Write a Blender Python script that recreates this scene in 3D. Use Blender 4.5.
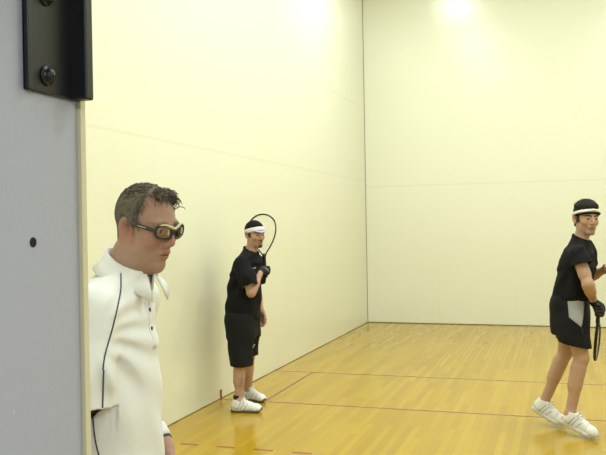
import bpy, math, random
import numpy as np
from mathutils import Matrix, Vector

for o in list(bpy.data.objects):
    bpy.data.objects.remove(o, do_unlink=True)
SC = bpy.context.scene
COL = SC.collection
random.seed(7)
RNG = np.random.RandomState(11)

# ------------------------------------------------------------------ camera, light, exposure
cam_d = bpy.data.cameras.new('camera')
cam = bpy.data.objects.new('camera', cam_d)
COL.objects.link(cam)
cam_d.sensor_width = 36.0
cam_d.lens = 790.63 * 36.0 / 606.0
cam_d.clip_start = 0.02
_r = (0.94981827, 0.31233092, -0.01716532)
_u = (0.015509, 0.00778661, 0.99984941)
_f = (-0.31241755, 0.94994145, -0.00255192)
cam.matrix_world = Matrix(((_r[0], _u[0], -_f[0], 3.17874), (_r[1], _u[1], -_f[1], -0.91286),
                           (_r[2], _u[2], -_f[2], 1.66627), (0, 0, 0, 1)))
SC.camera = cam

SC.view_settings.view_transform = 'Standard'
SC.view_settings.look = 'None'
SC.view_settings.gamma = 1.0
SC.view_settings.use_curve_mapping = False
SC.view_settings.exposure = 0.0

world = bpy.data.worlds.new('world')
world.use_nodes = True
world.node_tree.nodes['Background'].inputs[0].default_value = (0.9, 0.95, 1.0, 1)
world.node_tree.nodes['Background'].inputs[1].default_value = 0.05
SC.world = world

LAMP_W = 88.0
for ly in (2.6, 5.9, 9.15):
    for lx in (1.23, 4.87):
        ld = bpy.data.lights.new('ceiling_lamp', 'AREA')
        ld.shape = 'RECTANGLE'; ld.size = 0.6; ld.size_y = 1.2
        ld.energy = LAMP_W; ld.color = (0.925, 1.0, 1.0)
        lo = bpy.data.objects.new('ceiling_lamp', ld)
        COL.objects.link(lo); lo.location = (lx, ly, 6.02)
ld = bpy.data.lights.new('corridor_lamp', 'AREA')
ld.shape = 'RECTANGLE'; ld.size = 0.6; ld.size_y = 0.6
ld.energy = 40.0; ld.color = (0.88, 0.94, 1.0)
lo = bpy.data.objects.new('corridor_lamp', ld)
COL.objects.link(lo); lo.location = (3.9, -1.5, 2.55)


# ------------------------------------------------------------------ materials
class NT:
    def __init__(s, mat):
        s.t = mat.node_tree

    def node(s, kind, **kw):
        n = s.t.nodes.new(kind)
        for k, v in kw.items():
            setattr(n, k, v)
        return n

    def put(s, inp, v):
        if isinstance(v, (int, float)):
            inp.default_value = v
        elif isinstance(v, tuple):
            inp.default_value = v if len(v) == len(inp.default_value) else tuple(v) + (1,)
        else:
            s.t.links.new(v, inp)

    def m(s, op, a, b=0.0, c=0.0):
        n = s.node('ShaderNodeMath', operation=op)
        s.put(n.inputs[0], a); s.put(n.inputs[1], b); s.put(n.inputs[2], c)
        return n.outputs[0]

    def band(s, v, c, w):           # 1 inside |v-c| < w
        return s.m('COMPARE', v, c, w)

    def mix(s, fac, a, b):
        n = s.node('ShaderNodeMix', data_type='RGBA')
        s.put(n.inputs[0], fac); s.put(n.inputs[6], a); s.put(n.inputs[7], b)
        return n.outputs[2]

    def noise(s, vec, scale, detail=3, rough=0.5):
        n = s.node('ShaderNodeTexNoise')
        n.inputs['Scale'].default_value = scale
        n.inputs['Detail'].default_value = detail
        n.inputs['Roughness'].default_value = rough
        if vec is not None:
            s.t.links.new(vec, n.inputs['Vector'])
        return n.outputs['Fac']

    def scalevec(s, vec, sc):
        n = s.node('ShaderNodeMapping')
        n.inputs['Scale'].default_value = sc
        s.t.links.new(vec, n.inputs['Vector'])
        return n.outputs[0]


def new_mat(name, color=(0.5, 0.5, 0.5), rough=0.5, spec=0.5, metal=0.0, **kw):
    m = bpy.data.materials.new(name)
    m.use_nodes = True
    b = m.node_tree.nodes['Principled BSDF']
    b.inputs['Base Color'].default_value = tuple(color) + (1,)
    b.inputs['Roughness'].default_value = rough
    b.inputs['Specular IOR Level'].default_value = spec
    b.inputs['Metallic'].default_value = metal
    for k, v in kw.items():
        b.inputs[k].default_value = v
    return m


def bsdf(m):
    return m.node_tree.nodes['Principled BSDF']


def fabric(name, color, rough=0.85, var=0.12, scale=60.0, bump=0.15, sheen=0.0, spec=0.25):
    m = new_mat(name, color, rough, spec)
    n = NT(m)
    tc = n.node('ShaderNodeTexCoord').outputs['Object']
    f = n.noise(tc, scale, 2)
    dark = tuple(c * (1 - var) for c in color)
    n.t.links.new(n.mix(f, dark, color), bsdf(m).inputs['Base Color'])
    bp = n.node('ShaderNodeBump')
    bp.inputs['Strength'].default_value = bump
    bp.inputs['Distance'].default_value = 0.004
    n.t.links.new(n.noise(tc, scale * 6, 2), bp.inputs['Height'])
    n.t.links.new(bp.outputs[0], bsdf(m).inputs['Normal'])
    if sheen:
        bsdf(m).inputs['Sheen Weight'].default_value = sheen
    return m


def tinted(name, rough=0.5, spec=0.4, sss=0.0):
    m = new_mat(name, (0.5, 0.5, 0.5), rough, spec)
    n = NT(m)
    a = n.node('ShaderNodeAttribute', attribute_name='tint')
    tc = n.node('ShaderNodeTexCoord').outputs['Object']
    f = n.noise(tc, 90.0, 3)
    g = n.m('MULTIPLY_ADD', f, 0.24, 0.88)
    mx = n.node('ShaderNodeVectorMath', operation='SCALE')
    n.t.links.new(a.outputs['Color'], mx.inputs[0]); n.t.links.new(g, mx.inputs['Scale'])
    n.t.links.new(mx.outputs[0], bsdf(m).inputs['Base Color'])
    if sss:
        bsdf(m).inputs['Subsurface Weight'].default_value = sss
        bsdf(m).inputs['Subsurface Radius'].default_value = (0.012, 0.005, 0.003)
        bsdf(m).inputs['Subsurface Scale'].default_value = 0.4
    return m


RED = (0.27, 0.062, 0.018)
SEAM = (0.16, 0.13, 0.06)


def wall_material(name, seams_z, axis, marks=False):
    m = new_mat(name, (0.86, 0.82, 0.50), 0.22, 0.5)
    n = NT(m)
    pos = n.node('ShaderNodeNewGeometry').outputs['Position']
    sx = n.node('ShaderNodeSeparateXYZ')
    n.t.links.new(pos, sx.inputs[0])
    along, z = sx.outputs[axis], sx.outputs[2]
    big = n.noise(pos, 0.9, 3)
    col = n.mix(big, (0.79, 0.792, 0.64), (0.82, 0.822, 0.685))
    scuff = n.noise(n.scalevec(pos, (3, 3, 9)), 2.3, 4, 0.65)
    sc = n.m('MULTIPLY', n.m('GREATER_THAN', scuff, 0.69), 0.10)
    col = n.mix(sc, col, (0.50, 0.47, 0.34))
    for zz in seams_z:
        col = n.mix(n.m('MULTIPLY', n.band(z, zz, 0.012), 0.07), col, SEAM)
    if seams_z:
        w = n.m('SUBTRACT', n.m('MODULO', n.m('ADD', along, 0.02), 1.2192), 0.02)
        low = n.m('LESS_THAN', z, seams_z[0])
        col = n.mix(n.m('MULTIPLY', n.m('MULTIPLY', n.band(w, 0.0, 0.004), low), 0.05), col, SEAM)
    if marks:   # painted receiving mark rising from the floor on the short line
        hit = n.m('MULTIPLY', n.band(along, 6.115, 0.026), n.m('LESS_THAN', z, 0.088))
        col = n.mix(hit, col, (0.22, 0.045, 0.03))
    n.t.links.new(col, bsdf(m).inputs['Base Color'])
    bp = n.node('ShaderNodeBump')
    bp.inputs['Strength'].default_value = 0.05
    bp.inputs['Distance'].default_value = 0.02
    n.t.links.new(n.noise(pos, 5.0, 3), bp.inputs['Height'])
    n.t.links.new(bp.outputs[0], bsdf(m).inputs['Normal'])
    return m


def floor_material():
    m = new_mat('maple_floor', (0.6, 0.4, 0.1), 0.17, 0.36)
    n = NT(m)
    pos = n.node('ShaderNodeNewGeometry').outputs['Position']
    sx = n.node('ShaderNodeSeparateXYZ')
    n.t.links.new(pos, sx.inputs[0])
    x, y = sx.outputs[0], sx.outputs[1]
    cb = n.node('ShaderNodeCombineXYZ')
    n.t.links.new(y, cb.inputs[0]); n.t.links.new(x, cb.inputs[1])
    br = n.node('ShaderNodeTexBrick')
    br.offset = 0.37; br.offset_frequency = 3; br.squash = 1.0
    br.inputs['Scale'].default_value = 1.0
    br.inputs['Brick Width'].default_value = 0.92
    br.inputs['Row Height'].default_value = 0.057
    br.inputs['Mortar Size'].default_value = 0.0012
    br.inputs['Mortar Smooth'].default_value = 0.2
    br.inputs['Bias'].default_value = 0.0
    br.inputs['Color1'].default_value = (0.36, 0.215, 0.010, 1)
    br.inputs['Color2'].default_value = (0.47, 0.30, 0.016, 1)
    br.inputs['Mortar'].default_value = (0.30, 0.17, 0.012, 1)
    n.t.links.new(cb.outputs[0], br.inputs['Vector'])
    grain = n.noise(n.scalevec(pos, (60, 3.0, 1)), 1.5, 4, 0.6)
    col = n.mix(n.m('MULTIPLY', grain, 0.15), br.outputs['Color'], (0.38, 0.23, 0.015))
    patch = n.noise(n.scalevec(pos, (2.5, 0.8, 1)), 1.0, 3)
    col = n.mix(n.m('MULTIPLY', patch, 0.25), col, (0.48, 0.33, 0.02))
    F = 0.3048
    lw = 0.019
    inx = n.m('GREATER_THAN', x, 0.0)
    service = n.band(y, 25 * F, lw)
    short = n.band(y, 20 * F, lw)
    between = n.m('MULTIPLY', n.m('GREATER_THAN', y, 20 * F), n.m('LESS_THAN', y, 25 * F))
    box = n.m('ADD', n.band(x, 1.5 * F, lw), n.band(x, 18.5 * F, lw))
    box = n.m('MULTIPLY', box, between)
    dash = n.m('LESS_THAN', n.m('MODULO', n.m('ADD', x, -0.043 + F), F), 0.152)
    recv = n.m('MULTIPLY', n.band(y, 15 * F, lw), dash)
    lines = n.m('MINIMUM', n.m('ADD', n.m('ADD', service, short), n.m('ADD', box, recv)), 1.0)
    lines = n.m('MULTIPLY', n.m('MULTIPLY', lines, inx), 1.0)
    col = n.mix(lines, col, RED)
    n.t.links.new(col, bsdf(m).inputs['Base Color'])
    return m


def laminate(name, color):
    m = new_mat(name, color, 0.45, 0.4)
    n = NT(m)
    tc = n.node('ShaderNodeTexCoord').outputs['Object']
    f = n.noise(tc, 220.0, 3, 0.7)
    c2 = tuple(c * 0.86 for c in color)
    col = n.mix(f, c2, color)
    n.t.links.new(col, bsdf(m).inputs['Base Color'])
    return m


M = {
    'wall_side': wall_material('cream_wall_paint_side', (2.40, 3.63), 1, True),
    'wall_front': wall_material('cream_wall_paint_front', (2.30,), 0),
    'wall_plain': wall_material('cream_wall_paint', (), 0),
    'floor': floor_material(),
    'ceiling': new_mat('ceiling_paint', (0.80, 0.79, 0.72), 0.8),
    'grout': new_mat('dark_joint', (0.16, 0.12, 0.05), 0.8),
    'corridor': new_mat('corridor_paint', (0.55, 0.55, 0.55), 0.8),
    'corridor_floor': new_mat('corridor_floor_vinyl', (0.25, 0.22, 0.2), 0.6),
    'door': laminate('grey_laminate', (0.48, 0.49, 0.565)),
    'strip': new_mat('cream_edge', (0.72, 0.66, 0.42), 0.45),
    'black_metal': new_mat('black_metal', (0.010, 0.010, 0.012), 0.38, 0.45),
    'hole': new_mat('dark_hole', (0.012, 0.008, 0.006), 0.9),
    'skin': tinted('skin', 0.55, 0.35, 0.06),
    'tint': tinted('tinted', 0.5, 0.4),
    'eye': tinted('eyeball', 0.15, 0.5),
    'hair': tinted('hair_fibres', 0.8, 0.15),
    'white_knit': fabric('white_knit', (0.81, 0.82, 0.85), 0.85, 0.04, 80, 0.12),
    'black_knit': fabric('black_knit', (0.0085, 0.0085, 0.0115), 0.9, 0.3, 60, 0.2, spec=0.2),
    'black_short': fabric('black_shorts_cloth', (0.0075, 0.0075, 0.0105), 0.8, 0.3, 50, 0.2, spec=0.25),
    'grey_panel': fabric('grey_panel_cloth', (0.36, 0.37, 0.39), 0.8, 0.1, 50, 0.1),
    'navy': fabric('navy_piping', (0.025, 0.035, 0.13), 0.8, 0.2, 50, 0.1),
    'piping': fabric('dark_piping', (0.055, 0.07, 0.08), 0.8, 0.1, 50, 0.1),
    'band_white': fabric('white_terry', (0.80, 0.79, 0.80), 0.9, 0.1, 150, 0.4),
    'lavender': new_mat('lavender_brim', (0.40, 0.36, 0.60), 0.5),
    'yellow': new_mat('yellow_mark', (0.75, 0.6, 0.1), 0.6),
    'glove': fabric('black_glove', (0.010, 0.010, 0.012), 0.6, 0.3, 90, 0.3, spec=0.4),
    'glove_patch': fabric('grey_glove_patch', (0.30, 0.30, 0.26), 0.6, 0.3, 90, 0.3),
    'shoe': tinted('shoe_leather', 0.45, 0.4),
    'sole': new_mat('shoe_rubber', (0.09, 0.085, 0.085), 0.7),
    'sole_white': new_mat('white_rubber', (0.62, 0.62, 0.62), 0.6),
    'lace': new_mat('white_lace', (0.82, 0.82, 0.82), 0.8),
    'sock': new_mat('black_sock', (0.012, 0.012, 0.014), 0.9),
    'graphite': new_mat('black_graphite', (0.010, 0.010, 0.011), 0.35, 0.5),
    'grip': new_mat('black_grip', (0.012, 0.012, 0.012), 0.8),
    'string': new_mat('racket_string', (0.70, 0.68, 0.55), 0.4),
    'decal': new_mat('grey_decal', (0.45, 0.45, 0.42), 0.4),
    'goggle': new_mat('dark_goggle_frame', (0.035, 0.033, 0.035), 0.35, 0.5),
    'goggle_bridge': new_mat('pale_gold_bridge', (0.60, 0.53, 0.34), 0.35, 0.5),
    'dark_button': new_mat('dark_button', (0.02, 0.02, 0.025), 0.4),
}


def lens_material():
    m = bpy.data.materials.new('goggle_lens')
    m.use_nodes = True
    t = m.node_tree
    t.nodes.remove(t.nodes['Principled BSDF'])
    tr = t.nodes.new('ShaderNodeBsdfTransparent'); tr.inputs[0].default_value = (0.965, 0.945, 0.89, 1)
    gl = t.nodes.new('ShaderNodeBsdfGlossy'); gl.inputs['Roughness'].default_value = 0.08
    mx = t.nodes.new('ShaderNodeMixShader')
    fr = t.nodes.new('ShaderNodeFresnel'); fr.inputs[0].default_value = 1.5
    t.links.new(fr.outputs[0], mx.inputs[0]); t.links.new(tr.outputs[0], mx.inputs[1]); t.links.new(gl.outputs[0], mx.inputs[2])
    t.links.new(mx.outputs[0], t.nodes['Material Output'].inputs[0])
    return m


M['lens'] = lens_material()


# ------------------------------------------------------------------ object helpers
def empty(name, loc=(0, 0, 0), rz=0.0, label=None, cat=None, group=None, kind=None):
    o = bpy.data.objects.new(name, None)
    COL.objects.link(o)
    o.empty_display_size = 0.1
    o.location = loc; o.rotation_euler = (0, 0, rz)
    tag(o, label, cat, group, kind)
    return o


def tag(o, label=None, cat=None, group=None, kind=None):
    if label: o['label'] = label
    if cat: o['category'] = cat
    if group: o['group'] = group
    if kind: o['kind'] = kind
    return o


def link(name, me, mat, parent=None, smooth=True):
    o = bpy.data.objects.new(name, me)
    COL.objects.link(o)
    if mat is not None:
        for mm in (mat if isinstance(mat, (list, tuple)) else [mat]):
            me.materials.append(mm)
    if parent is not None:
        o.parent = parent
    if smooth:
        me.polygons.foreach_set('use_smooth', [True] * len(me.polygons))
    return o


class MB:
    """collects simple solids into one mesh"""
    def __init__(s):
        s.v = []; s.f = []

    def add(s, v, f):
        b = len(s.v)
        s.v += [tuple(p) for p in v]
        s.f += [tuple(i + b for i in q) for q in f]
        return s

    def box(s, lo, hi, bev=0.0):
        x0, y0, z0 = lo; x1, y1, z1 = hi
        if bev <= 0:
            v = [(x0, y0, z0), (x1, y0, z0), (x1, y1, z0), (x0, y1, z0), (x0, y0, z1), (x1, y0, z1), (x1, y1, z1), (x0, y1, z1)]
            f = [(0, 3, 2, 1), (4, 5, 6, 7), (0, 1, 5, 4), (1, 2, 6, 5), (2, 3, 7, 6), (3, 0, 4, 7)]
            return s.add(v, f)
        import bmesh
        bm = bmesh.new()
        bmesh.ops.create_cube(bm, size=1.0)
        for q in bm.verts:
            q.co = Vector(((x0 + x1) / 2 + q.co.x * (x1 - x0), (y0 + y1) / 2 + q.co.y * (y1 - y0), (z0 + z1) / 2 + q.co.z * (z1 - z0)))
        bmesh.ops.bevel(bm, geom=list(bm.edges), offset=bev, segments=3, profile=0.5, affect='EDGES')
        bm.verts.index_update()
        s.add([tuple(q.co) for q in bm.verts], [tuple(w.index for w in fc.verts) for fc in bm.faces])
        bm.free()
        return s

    def tube(s, pts, rad, seg=8, closed=False, flat=None):
        """tube along pts; rad number or list; flat=(wx, wy) scales the section along normal/binormal"""
        P = [Vector(p) for p in pts]
        n = len(P)
        R = rad if isinstance(rad, (list, tuple, np.ndarray)) else [rad] * n
        up = None
        rings = []
        for i in range(n):
            a = P[(i - 1) % n] if (closed or i > 0) else P[i]
            b = P[(i + 1) % n] if (closed or i < n - 1) else P[i]
            t = (b - a).normalized()
            if up is None:
                up = Vector((0, 0, 1)) if abs(t.z) < 0.9 else Vector((1, 0, 0))
                if flat and len(flat) > 2: up = Vector(flat[2])
            nn = (up - t * up.dot(t)).normalized(); up = nn
            bb = t.cross(nn)
            fx, fy = (flat[0], flat[1]) if flat else (1, 1)
            rings.append([P[i] + (nn * math.cos(k * 2 * math.pi / seg) * fx + bb * math.sin(k * 2 * math.pi / seg) * fy) * R[i] for k in range(seg)])
        v = [p for r in rings for p in r]
        f = []
        m = n if closed else n - 1
        for i in range(m):
            j = (i + 1) % n
            for k in range(seg):
                l = (k + 1) % seg
                f.append((i * seg + k, i * seg + l, j * seg + l, j * seg + k))
        if not closed:
            f.append(tuple(reversed(range(seg)))); f.append(tuple((n - 1) * seg + k for k in range(seg)))
        return s.add(v, f)

    def lathe(s, prof, seg=16, M4=None):
        """profile [(r, z)] about z"""
        v = []; f = []
        n = len(prof)
        for r, z in prof:
            for k in range(seg):
                a = k * 2 * math.pi / seg
                v.append(Vector((r * math.cos(a), r * math.sin(a), z)))
        for i in range(n - 1):
            for k in range(seg):
                l = (k + 1) % seg
                f.append((i * seg + k, i * seg + l, (i + 1) * seg + l, (i + 1) * seg + k))
        f.append(tuple(reversed(range(seg)))); f.append(tuple((n - 1) * seg + k for k in range(seg)))
        if M4 is not None:
            v = [M4 @ p for p in v]
        return s.add(v, f)

    def build(s, name, mat, parent=None, smooth=False):
        me = bpy.data.meshes.new(name)
        me.from_pydata(s.v, [], s.f)
        me.update()
        o = link(name, me, mat, parent, smooth)
        return o


def spline(pts, n):
    """Catmull-Rom through pts -> n points"""
    P = np.array(pts, float)
    Q = np.vstack([2 * P[0] - P[1], P, 2 * P[-1] - P[-2]])
    m = len(P) - 1
    out = []
    for t in np.linspace(0, m, n):
        i = min(int(t), m - 1); u = t - i
        a, b, c, d = Q[i], Q[i + 1], Q[i + 2], Q[i + 3]
        out.append(0.5 * (2 * b + (c - a) * u + (2 * a - 5 * b + 4 * c - d) * u * u + (3 * b - a - 3 * c + d) * u ** 3))
    return np.array(out)


# ------------------------------------------------------------------ implicit surfaces
def norm(v):
    v = np.array(v, float)
    return v / np.linalg.norm(v)


def smin(a, b, k):
    if k <= 0: return np.minimum(a, b)
    h = np.maximum(k - np.abs(a - b), 0) / k
    return np.minimum(a, b) - h * h * k * 0.25


def smax(a, b, k):
    return -smin(-a, -b, k)


def cone(P, a, b, ra, rb):
    X, Y, Z = P
    a = np.array(a, float); b = np.array(b, float)
    d = b - a; L2 = max(float(d @ d), 1e-12)
    px, py, pz = X - a[0], Y - a[1], Z - a[2]
    t = np.clip((px * d[0] + py * d[1] + pz * d[2]) / L2, 0, 1)
    qx, qy, qz = px - t * d[0], py - t * d[1], pz - t * d[2]
    return np.sqrt(qx * qx + qy * qy + qz * qz) - (ra + (rb - ra) * t)


def chain(P, pts, rads, k=0.02):
    d = None
    for i in range(len(pts) - 1):
        c = cone(P, pts[i], pts[i + 1], rads[i], rads[i + 1])
        d = c if d is None else smin(d, c, k)
    return d


def ell(P, c, r, B=None):
    X, Y, Z = P
    px, py, pz = X - c[0], Y - c[1], Z - c[2]
    if B is not None:
        B = np.array(B, float)
        px, py, pz = (px * B[0][0] + py * B[0][1] + pz * B[0][2], px * B[1][0] + py * B[1][1] + pz * B[1][2], px * B[2][0] + py * B[2][1] + pz * B[2][2])
    k0 = np.sqrt((px / r[0]) ** 2 + (py / r[1]) ** 2 + (pz / r[2]) ** 2) + 1e-9
    k1 = np.sqrt((px / r[0] ** 2) ** 2 + (py / r[1] ** 2) ** 2 + (pz / r[2] ** 2) ** 2) + 1e-9
    return k0 * (k0 - 1) / k1


def loft(P, rows, th, n=2.3):
    """upright body section stack: rows (z, centre R, centre D, half depth fore-aft, half width sideways); th = heading"""
    X, Y, Z = P
    rows = sorted(rows)
    z = np.array([r[0] for r in rows])
    zf = np.linspace(z[0], z[-1], 200)
    cols = []
    for j in range(1, 5):
        y = np.array([r[j] for r in rows], float)
        h = np.diff(z); dl = np.diff(y) / h
        m = np.zeros(len(z)); m[0] = dl[0]; m[-1] = dl[-1]
        for i in range(1, len(z) - 1):
            m[i] = 0 if dl[i - 1] * dl[i] <= 0 else 2 * dl[i - 1] * dl[i] / (dl[i - 1] + dl[i])
        idx = np.clip(np.searchsorted(z, zf, side='right') - 1, 0, len(z) - 2)
        t = (zf - z[idx]) / h[idx]
        v = ((1 + 2 * t) * (1 - t) ** 2 * y[idx] + t * (1 - t) ** 2 * h[idx] * m[idx] + t * t * (3 - 2 * t) * y[idx + 1] + t * t * (t - 1) * h[idx] * m[idx + 1])
        cols.append(v)
    zz = np.asarray(Z, float)
    cR, cD, b, a = [np.interp(zz, zf, c) for c in cols]
    c, s_ = math.cos(th), math.sin(th)
    px = (X - cR) * c + (Y - cD) * s_
    py = -(X - cR) * s_ + (Y - cD) * c
    f = (np.abs(px / b) ** n + np.abs(py / a) ** n) ** (1.0 / n)
    d = (f - 1) * np.minimum(a, b)
    return np.maximum(d, np.maximum(z[0] - zz, zz - z[-1]))


def frame_of(P, c, B):
    """coordinates of P in the frame with origin c and row axes B"""
    X, Y, Z = P
    px, py, pz = X - c[0], Y - c[1], Z - c[2]
    return tuple(px * B[i][0] + py * B[i][1] + pz * B[i][2] for i in range(3))


class Grid:
    def __init__(s, lo, hi, h):
        s.lo = np.array(lo, float); s.h = h
        s.n = np.ceil((np.array(hi, float) - s.lo) / h).astype(int) + 1
        s.ax = [(s.lo[i] + h * np.arange(s.n[i])) for i in range(3)]
        s.d = np.full(s.n, 1.0, np.float32)

    def P(s, sl=None):
        if sl is None: sl = (slice(None),) * 3
        return (s.ax[0][sl[0]][:, None, None], s.ax[1][sl[1]][None, :, None], s.ax[2][sl[2]][None, None, :])

    def sl(s, lo, hi):
        out = []
        for i in range(3):
            a = int(np.clip(math.floor((lo[i] - s.lo[i]) / s.h), 0, s.n[i] - 1))
            b = int(np.clip(math.ceil((hi[i] - s.lo[i]) / s.h) + 1, 1, s.n[i]))
            out.append(slice(a, b))
        return tuple(out)

    def add(s, fn, lo, hi, k=0.0, op=smin):
        sl = s.sl(lo, hi)
        v = fn(s.P(sl))
        s.d[sl] = op(s.d[sl], v.astype(np.float32), k)

    def cone(s, a, b, ra, rb, k=0.015):
        m = max(ra, rb) + k + 3 * s.h + 0.012
        lo = np.minimum(a, b) - m; hi = np.maximum(a, b) + m
        s.add(lambda P: cone(P, a, b, ra, rb), lo, hi, k)

    def ell(s, c, r, B=None, k=0.015):
        m = max(r) + k + 3 * s.h + 0.012
        s.add(lambda P: ell(P, c, r, B), np.array(c) - m, np.array(c) + m, k)

    def mesh(s, name, smooth=1):
        d = s.d
        neg = d < 0
        nx, ny, nz = d.shape
        cnt = np.zeros((nx - 1, ny - 1, nz - 1), np.uint8)
        for i in (0, 1):
            for j in (0, 1):
                for k in (0, 1):
                    cnt += neg[i:nx - 1 + i, j:ny - 1 + j, k:nz - 1 + k]
        act = (cnt > 0) & (cnt < 8)
        I, J, K = np.nonzero(act)
        vid = np.full(act.shape, -1, np.int32)
        vid[I, J, K] = np.arange(len(I))
        acc = np.zeros((len(I), 3)); w = np.zeros(len(I))
        corners = [(i, j, k) for i in (0, 1) for j in (0, 1) for k in (0, 1)]
        for ca in corners:
            for axn in range(3):
                if ca[axn]: continue
                cb = list(ca); cb[axn] = 1
                da = d[I + ca[0], J + ca[1], K + ca[2]]; db = d[I + cb[0], J + cb[1], K + cb[2]]
                hit = (da < 0) != (db < 0)
                t = np.where(hit, da / np.where(hit, da - db, 1), 0)
                for q in range(3):
                    val = ca[q] + (t if q == axn else 0)
                    acc[:, q] += np.where(hit, val, 0)
                w += hit
        V = acc / w[:, None] + np.stack([I, J, K], 1)
        F = []
        for axn in range(3):
            sa = [slice(None)] * 3; sb = [slice(None)] * 3
            sa[axn] = slice(0, -1); sb[axn] = slice(1, None)
            na, nb = neg[tuple(sa)], neg[tuple(sb)]
            ch = na != nb
            o1, o2 = (axn + 1) % 3, (axn + 2) % 3
            idx = np.stack(np.nonzero(ch), 1)
            ok = (idx[:, o1] > 0) & (idx[:, o2] > 0) & (idx[:, o1] < d.shape[o1] - 1) & (idx[:, o2] < d.shape[o2] - 1)
            idx = idx[ok]
            inside = na[tuple(idx.T)]
            q = []
            for da, db in ((-1, -1), (0, -1), (0, 0), (-1, 0)):
                e = idx.copy(); e[:, o1] += da; e[:, o2] += db
                q.append(vid[tuple(e.T)])
            q = np.stack(q, 1)
            q[~inside] = q[~inside][:, ::-1]
            F.append(q)
        F = np.vstack(F)
        if smooth:
            for _ in range(smooth):
                acc = np.zeros_like(V); n = np.zeros(len(V))
                for a, b in ((0, 1), (1, 2), (2, 3), (3, 0)):
                    np.add.at(acc, F[:, a], V[F[:, b]]); np.add.at(n, F[:, a], 1)
                V = V * 0.5 + 0.5 * acc / np.maximum(n, 1)[:, None]
        V = V * s.h + s.lo
        me = bpy.data.meshes.new(name)
        me.vertices.add(len(V)); me.vertices.foreach_set('co', V.astype(np.float32).ravel())
        me.loops.add(F.size); me.loops.foreach_set('vertex_index', F.astype(np.int32).ravel())
        me.polygons.add(len(F)); me.polygons.foreach_set('loop_start', (np.arange(len(F)) * 4).astype(np.int32))
        me.update(calc_edges=True)
        me.validate()
        return me, V


def set_tint(me, col):
    a = me.color_attributes.new('tint', 'FLOAT_COLOR', 'POINT')
    c = np.ones((len(me.vertices), 4), np.float32)
    c[:, :3] = col
    a.data.foreach_set('color', c.ravel())


def sstep(x, a, b):
    t = np.clip((x - a) / (b - a), 0, 1)
    return t * t * (3 - 2 * t)


def blend(base, col, w):
    return base * (1 - w[:, None]) + np.array(col)[None, :] * w[:, None]


def angles(th, pitch=0.0, roll=0.0):
    """rows: forward, left, up for heading th; pitch > 0 looks down; roll > 0 tilts to its right"""
    f = np.array([math.cos(th), math.sin(th), 0]); l = np.array([-math.sin(th), math.cos(th), 0]); u = np.array([0, 0, 1.0])
    f, u = f * math.cos(pitch) - u * math.sin(pitch), u * math.cos(pitch) + f * math.sin(pitch)
    l, u = l * math.cos(roll) + u * math.sin(roll), u * math.cos(roll) - l * math.sin(roll)
    return np.array([f, l, u])


# ------------------------------------------------------------------ head
def head_sdf(q, style):
    x, y, z = q
    # a receding lower face slides back below the nose
    x = x + style.get('recede', 0.0) * np.clip(-0.015 - z, 0, 0.12) * sstep(x, 0.0, 0.05)
    z = np.where(z < 0, z * style.get('long', 1.0), z)
    y = y * style.get('narrow', 1.0)
    q = (x, y, z)
    ay = np.abs(y)
    Q = (x, ay, z)
    d = ell(q, (-0.014, 0, 0.036), (0.094, 0.074, 0.084))
    d = smin(d, ell(q, (0.026, 0, -0.02), (0.062, 0.060, 0.085)), 0.03)
    jw = style.get('jaw', 1.0)
    d = smin(d, cone(Q, (-0.012, 0.046 * jw, -0.050), (0.066, 0.014, -0.101), 0.022, 0.016), 0.03)
    d = smin(d, ell(q, (0.074, 0, -0.099), (0.016, 0.021, 0.017)), 0.02)
    d = smin(d, ell(Q, (0.054, 0.040, -0.026), (0.024, 0.022, 0.020)), 0.02)      # cheekbones
    d = smin(d, ell(Q, (0.076, 0.026, 0.020), (0.010, 0.026, 0.009)), 0.016)      # brow ridge
    d = smax(d, -ell(Q, (0.098, 0.033, 0.0), (0.022, 0.021, 0.014)), 0.014)       # eye sockets
    d = smin(d, cone(q, (0.083, 0, 0.012), (0.104, 0, -0.030), 0.0085, 0.0115), 0.012)   # nose
    d = smin(d, ell(Q, (0.094, 0.0115, -0.035), (0.011, 0.0085, 0.008)), 0.006)
    d = smax(d, -ell(Q, (0.100, 0.007, -0.0445), (0.006, 0.0038, 0.004)), 0.003)   # nostrils
    d = smin(d, ell(q, (0.077, 0, -0.062), (0.018, 0.028, 0.020)), 0.014)         # mouth mound
    d = smin(d, ell(q, (0.0915, 0, -0.0585), (0.0075, 0.021, 0.0055)), 0.005)
    d = smin(d, ell(q, (0.0900, 0, -0.0715), (0.0075, 0.018, 0.0065)), 0.005)
    d = smax(d, -ell(q, (0.102, 0, -0.0650), (0.014, 0.023, 0.0022)), 0.003)
    # lids
    e = (0.0715, 0.0315, 0.001)
    lid = ell(Q, e, (0.0148, 0.0165, 0.0140))
    up = np.maximum(lid, -(z - e[2] - 0.0035) + 0 * x)
    lo = np.maximum(lid, (z - e[2] + 0.0055) + 0 * x)
    d = smin(d, up, 0.004); d = smin(d, lo, 0.004)
    # ears
    t = 0.20
    c, s_ = math.cos(t), math.sin(t)
    B = [[c, -0.45, s_], [0.45, 1, 0], [-s_, 0, c]]
    B = [norm(b) for b in B]
    ear = ell(Q, (-0.013, 0.0840, -0.003), (0.024, 0.0085, 0.036), B)
    ear = smax(ear, -ell(Q, (-0.007, 0.0935, 0.001), (0.0145, 0.0150, 0.0235), B), 0.004)
    ear = smin(ear, ell(Q, (-0.004, 0.074, -0.030), (0.009, 0.006, 0.011)), 0.006)
    d = smin(d, ear, 0.004)
    return d


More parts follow.
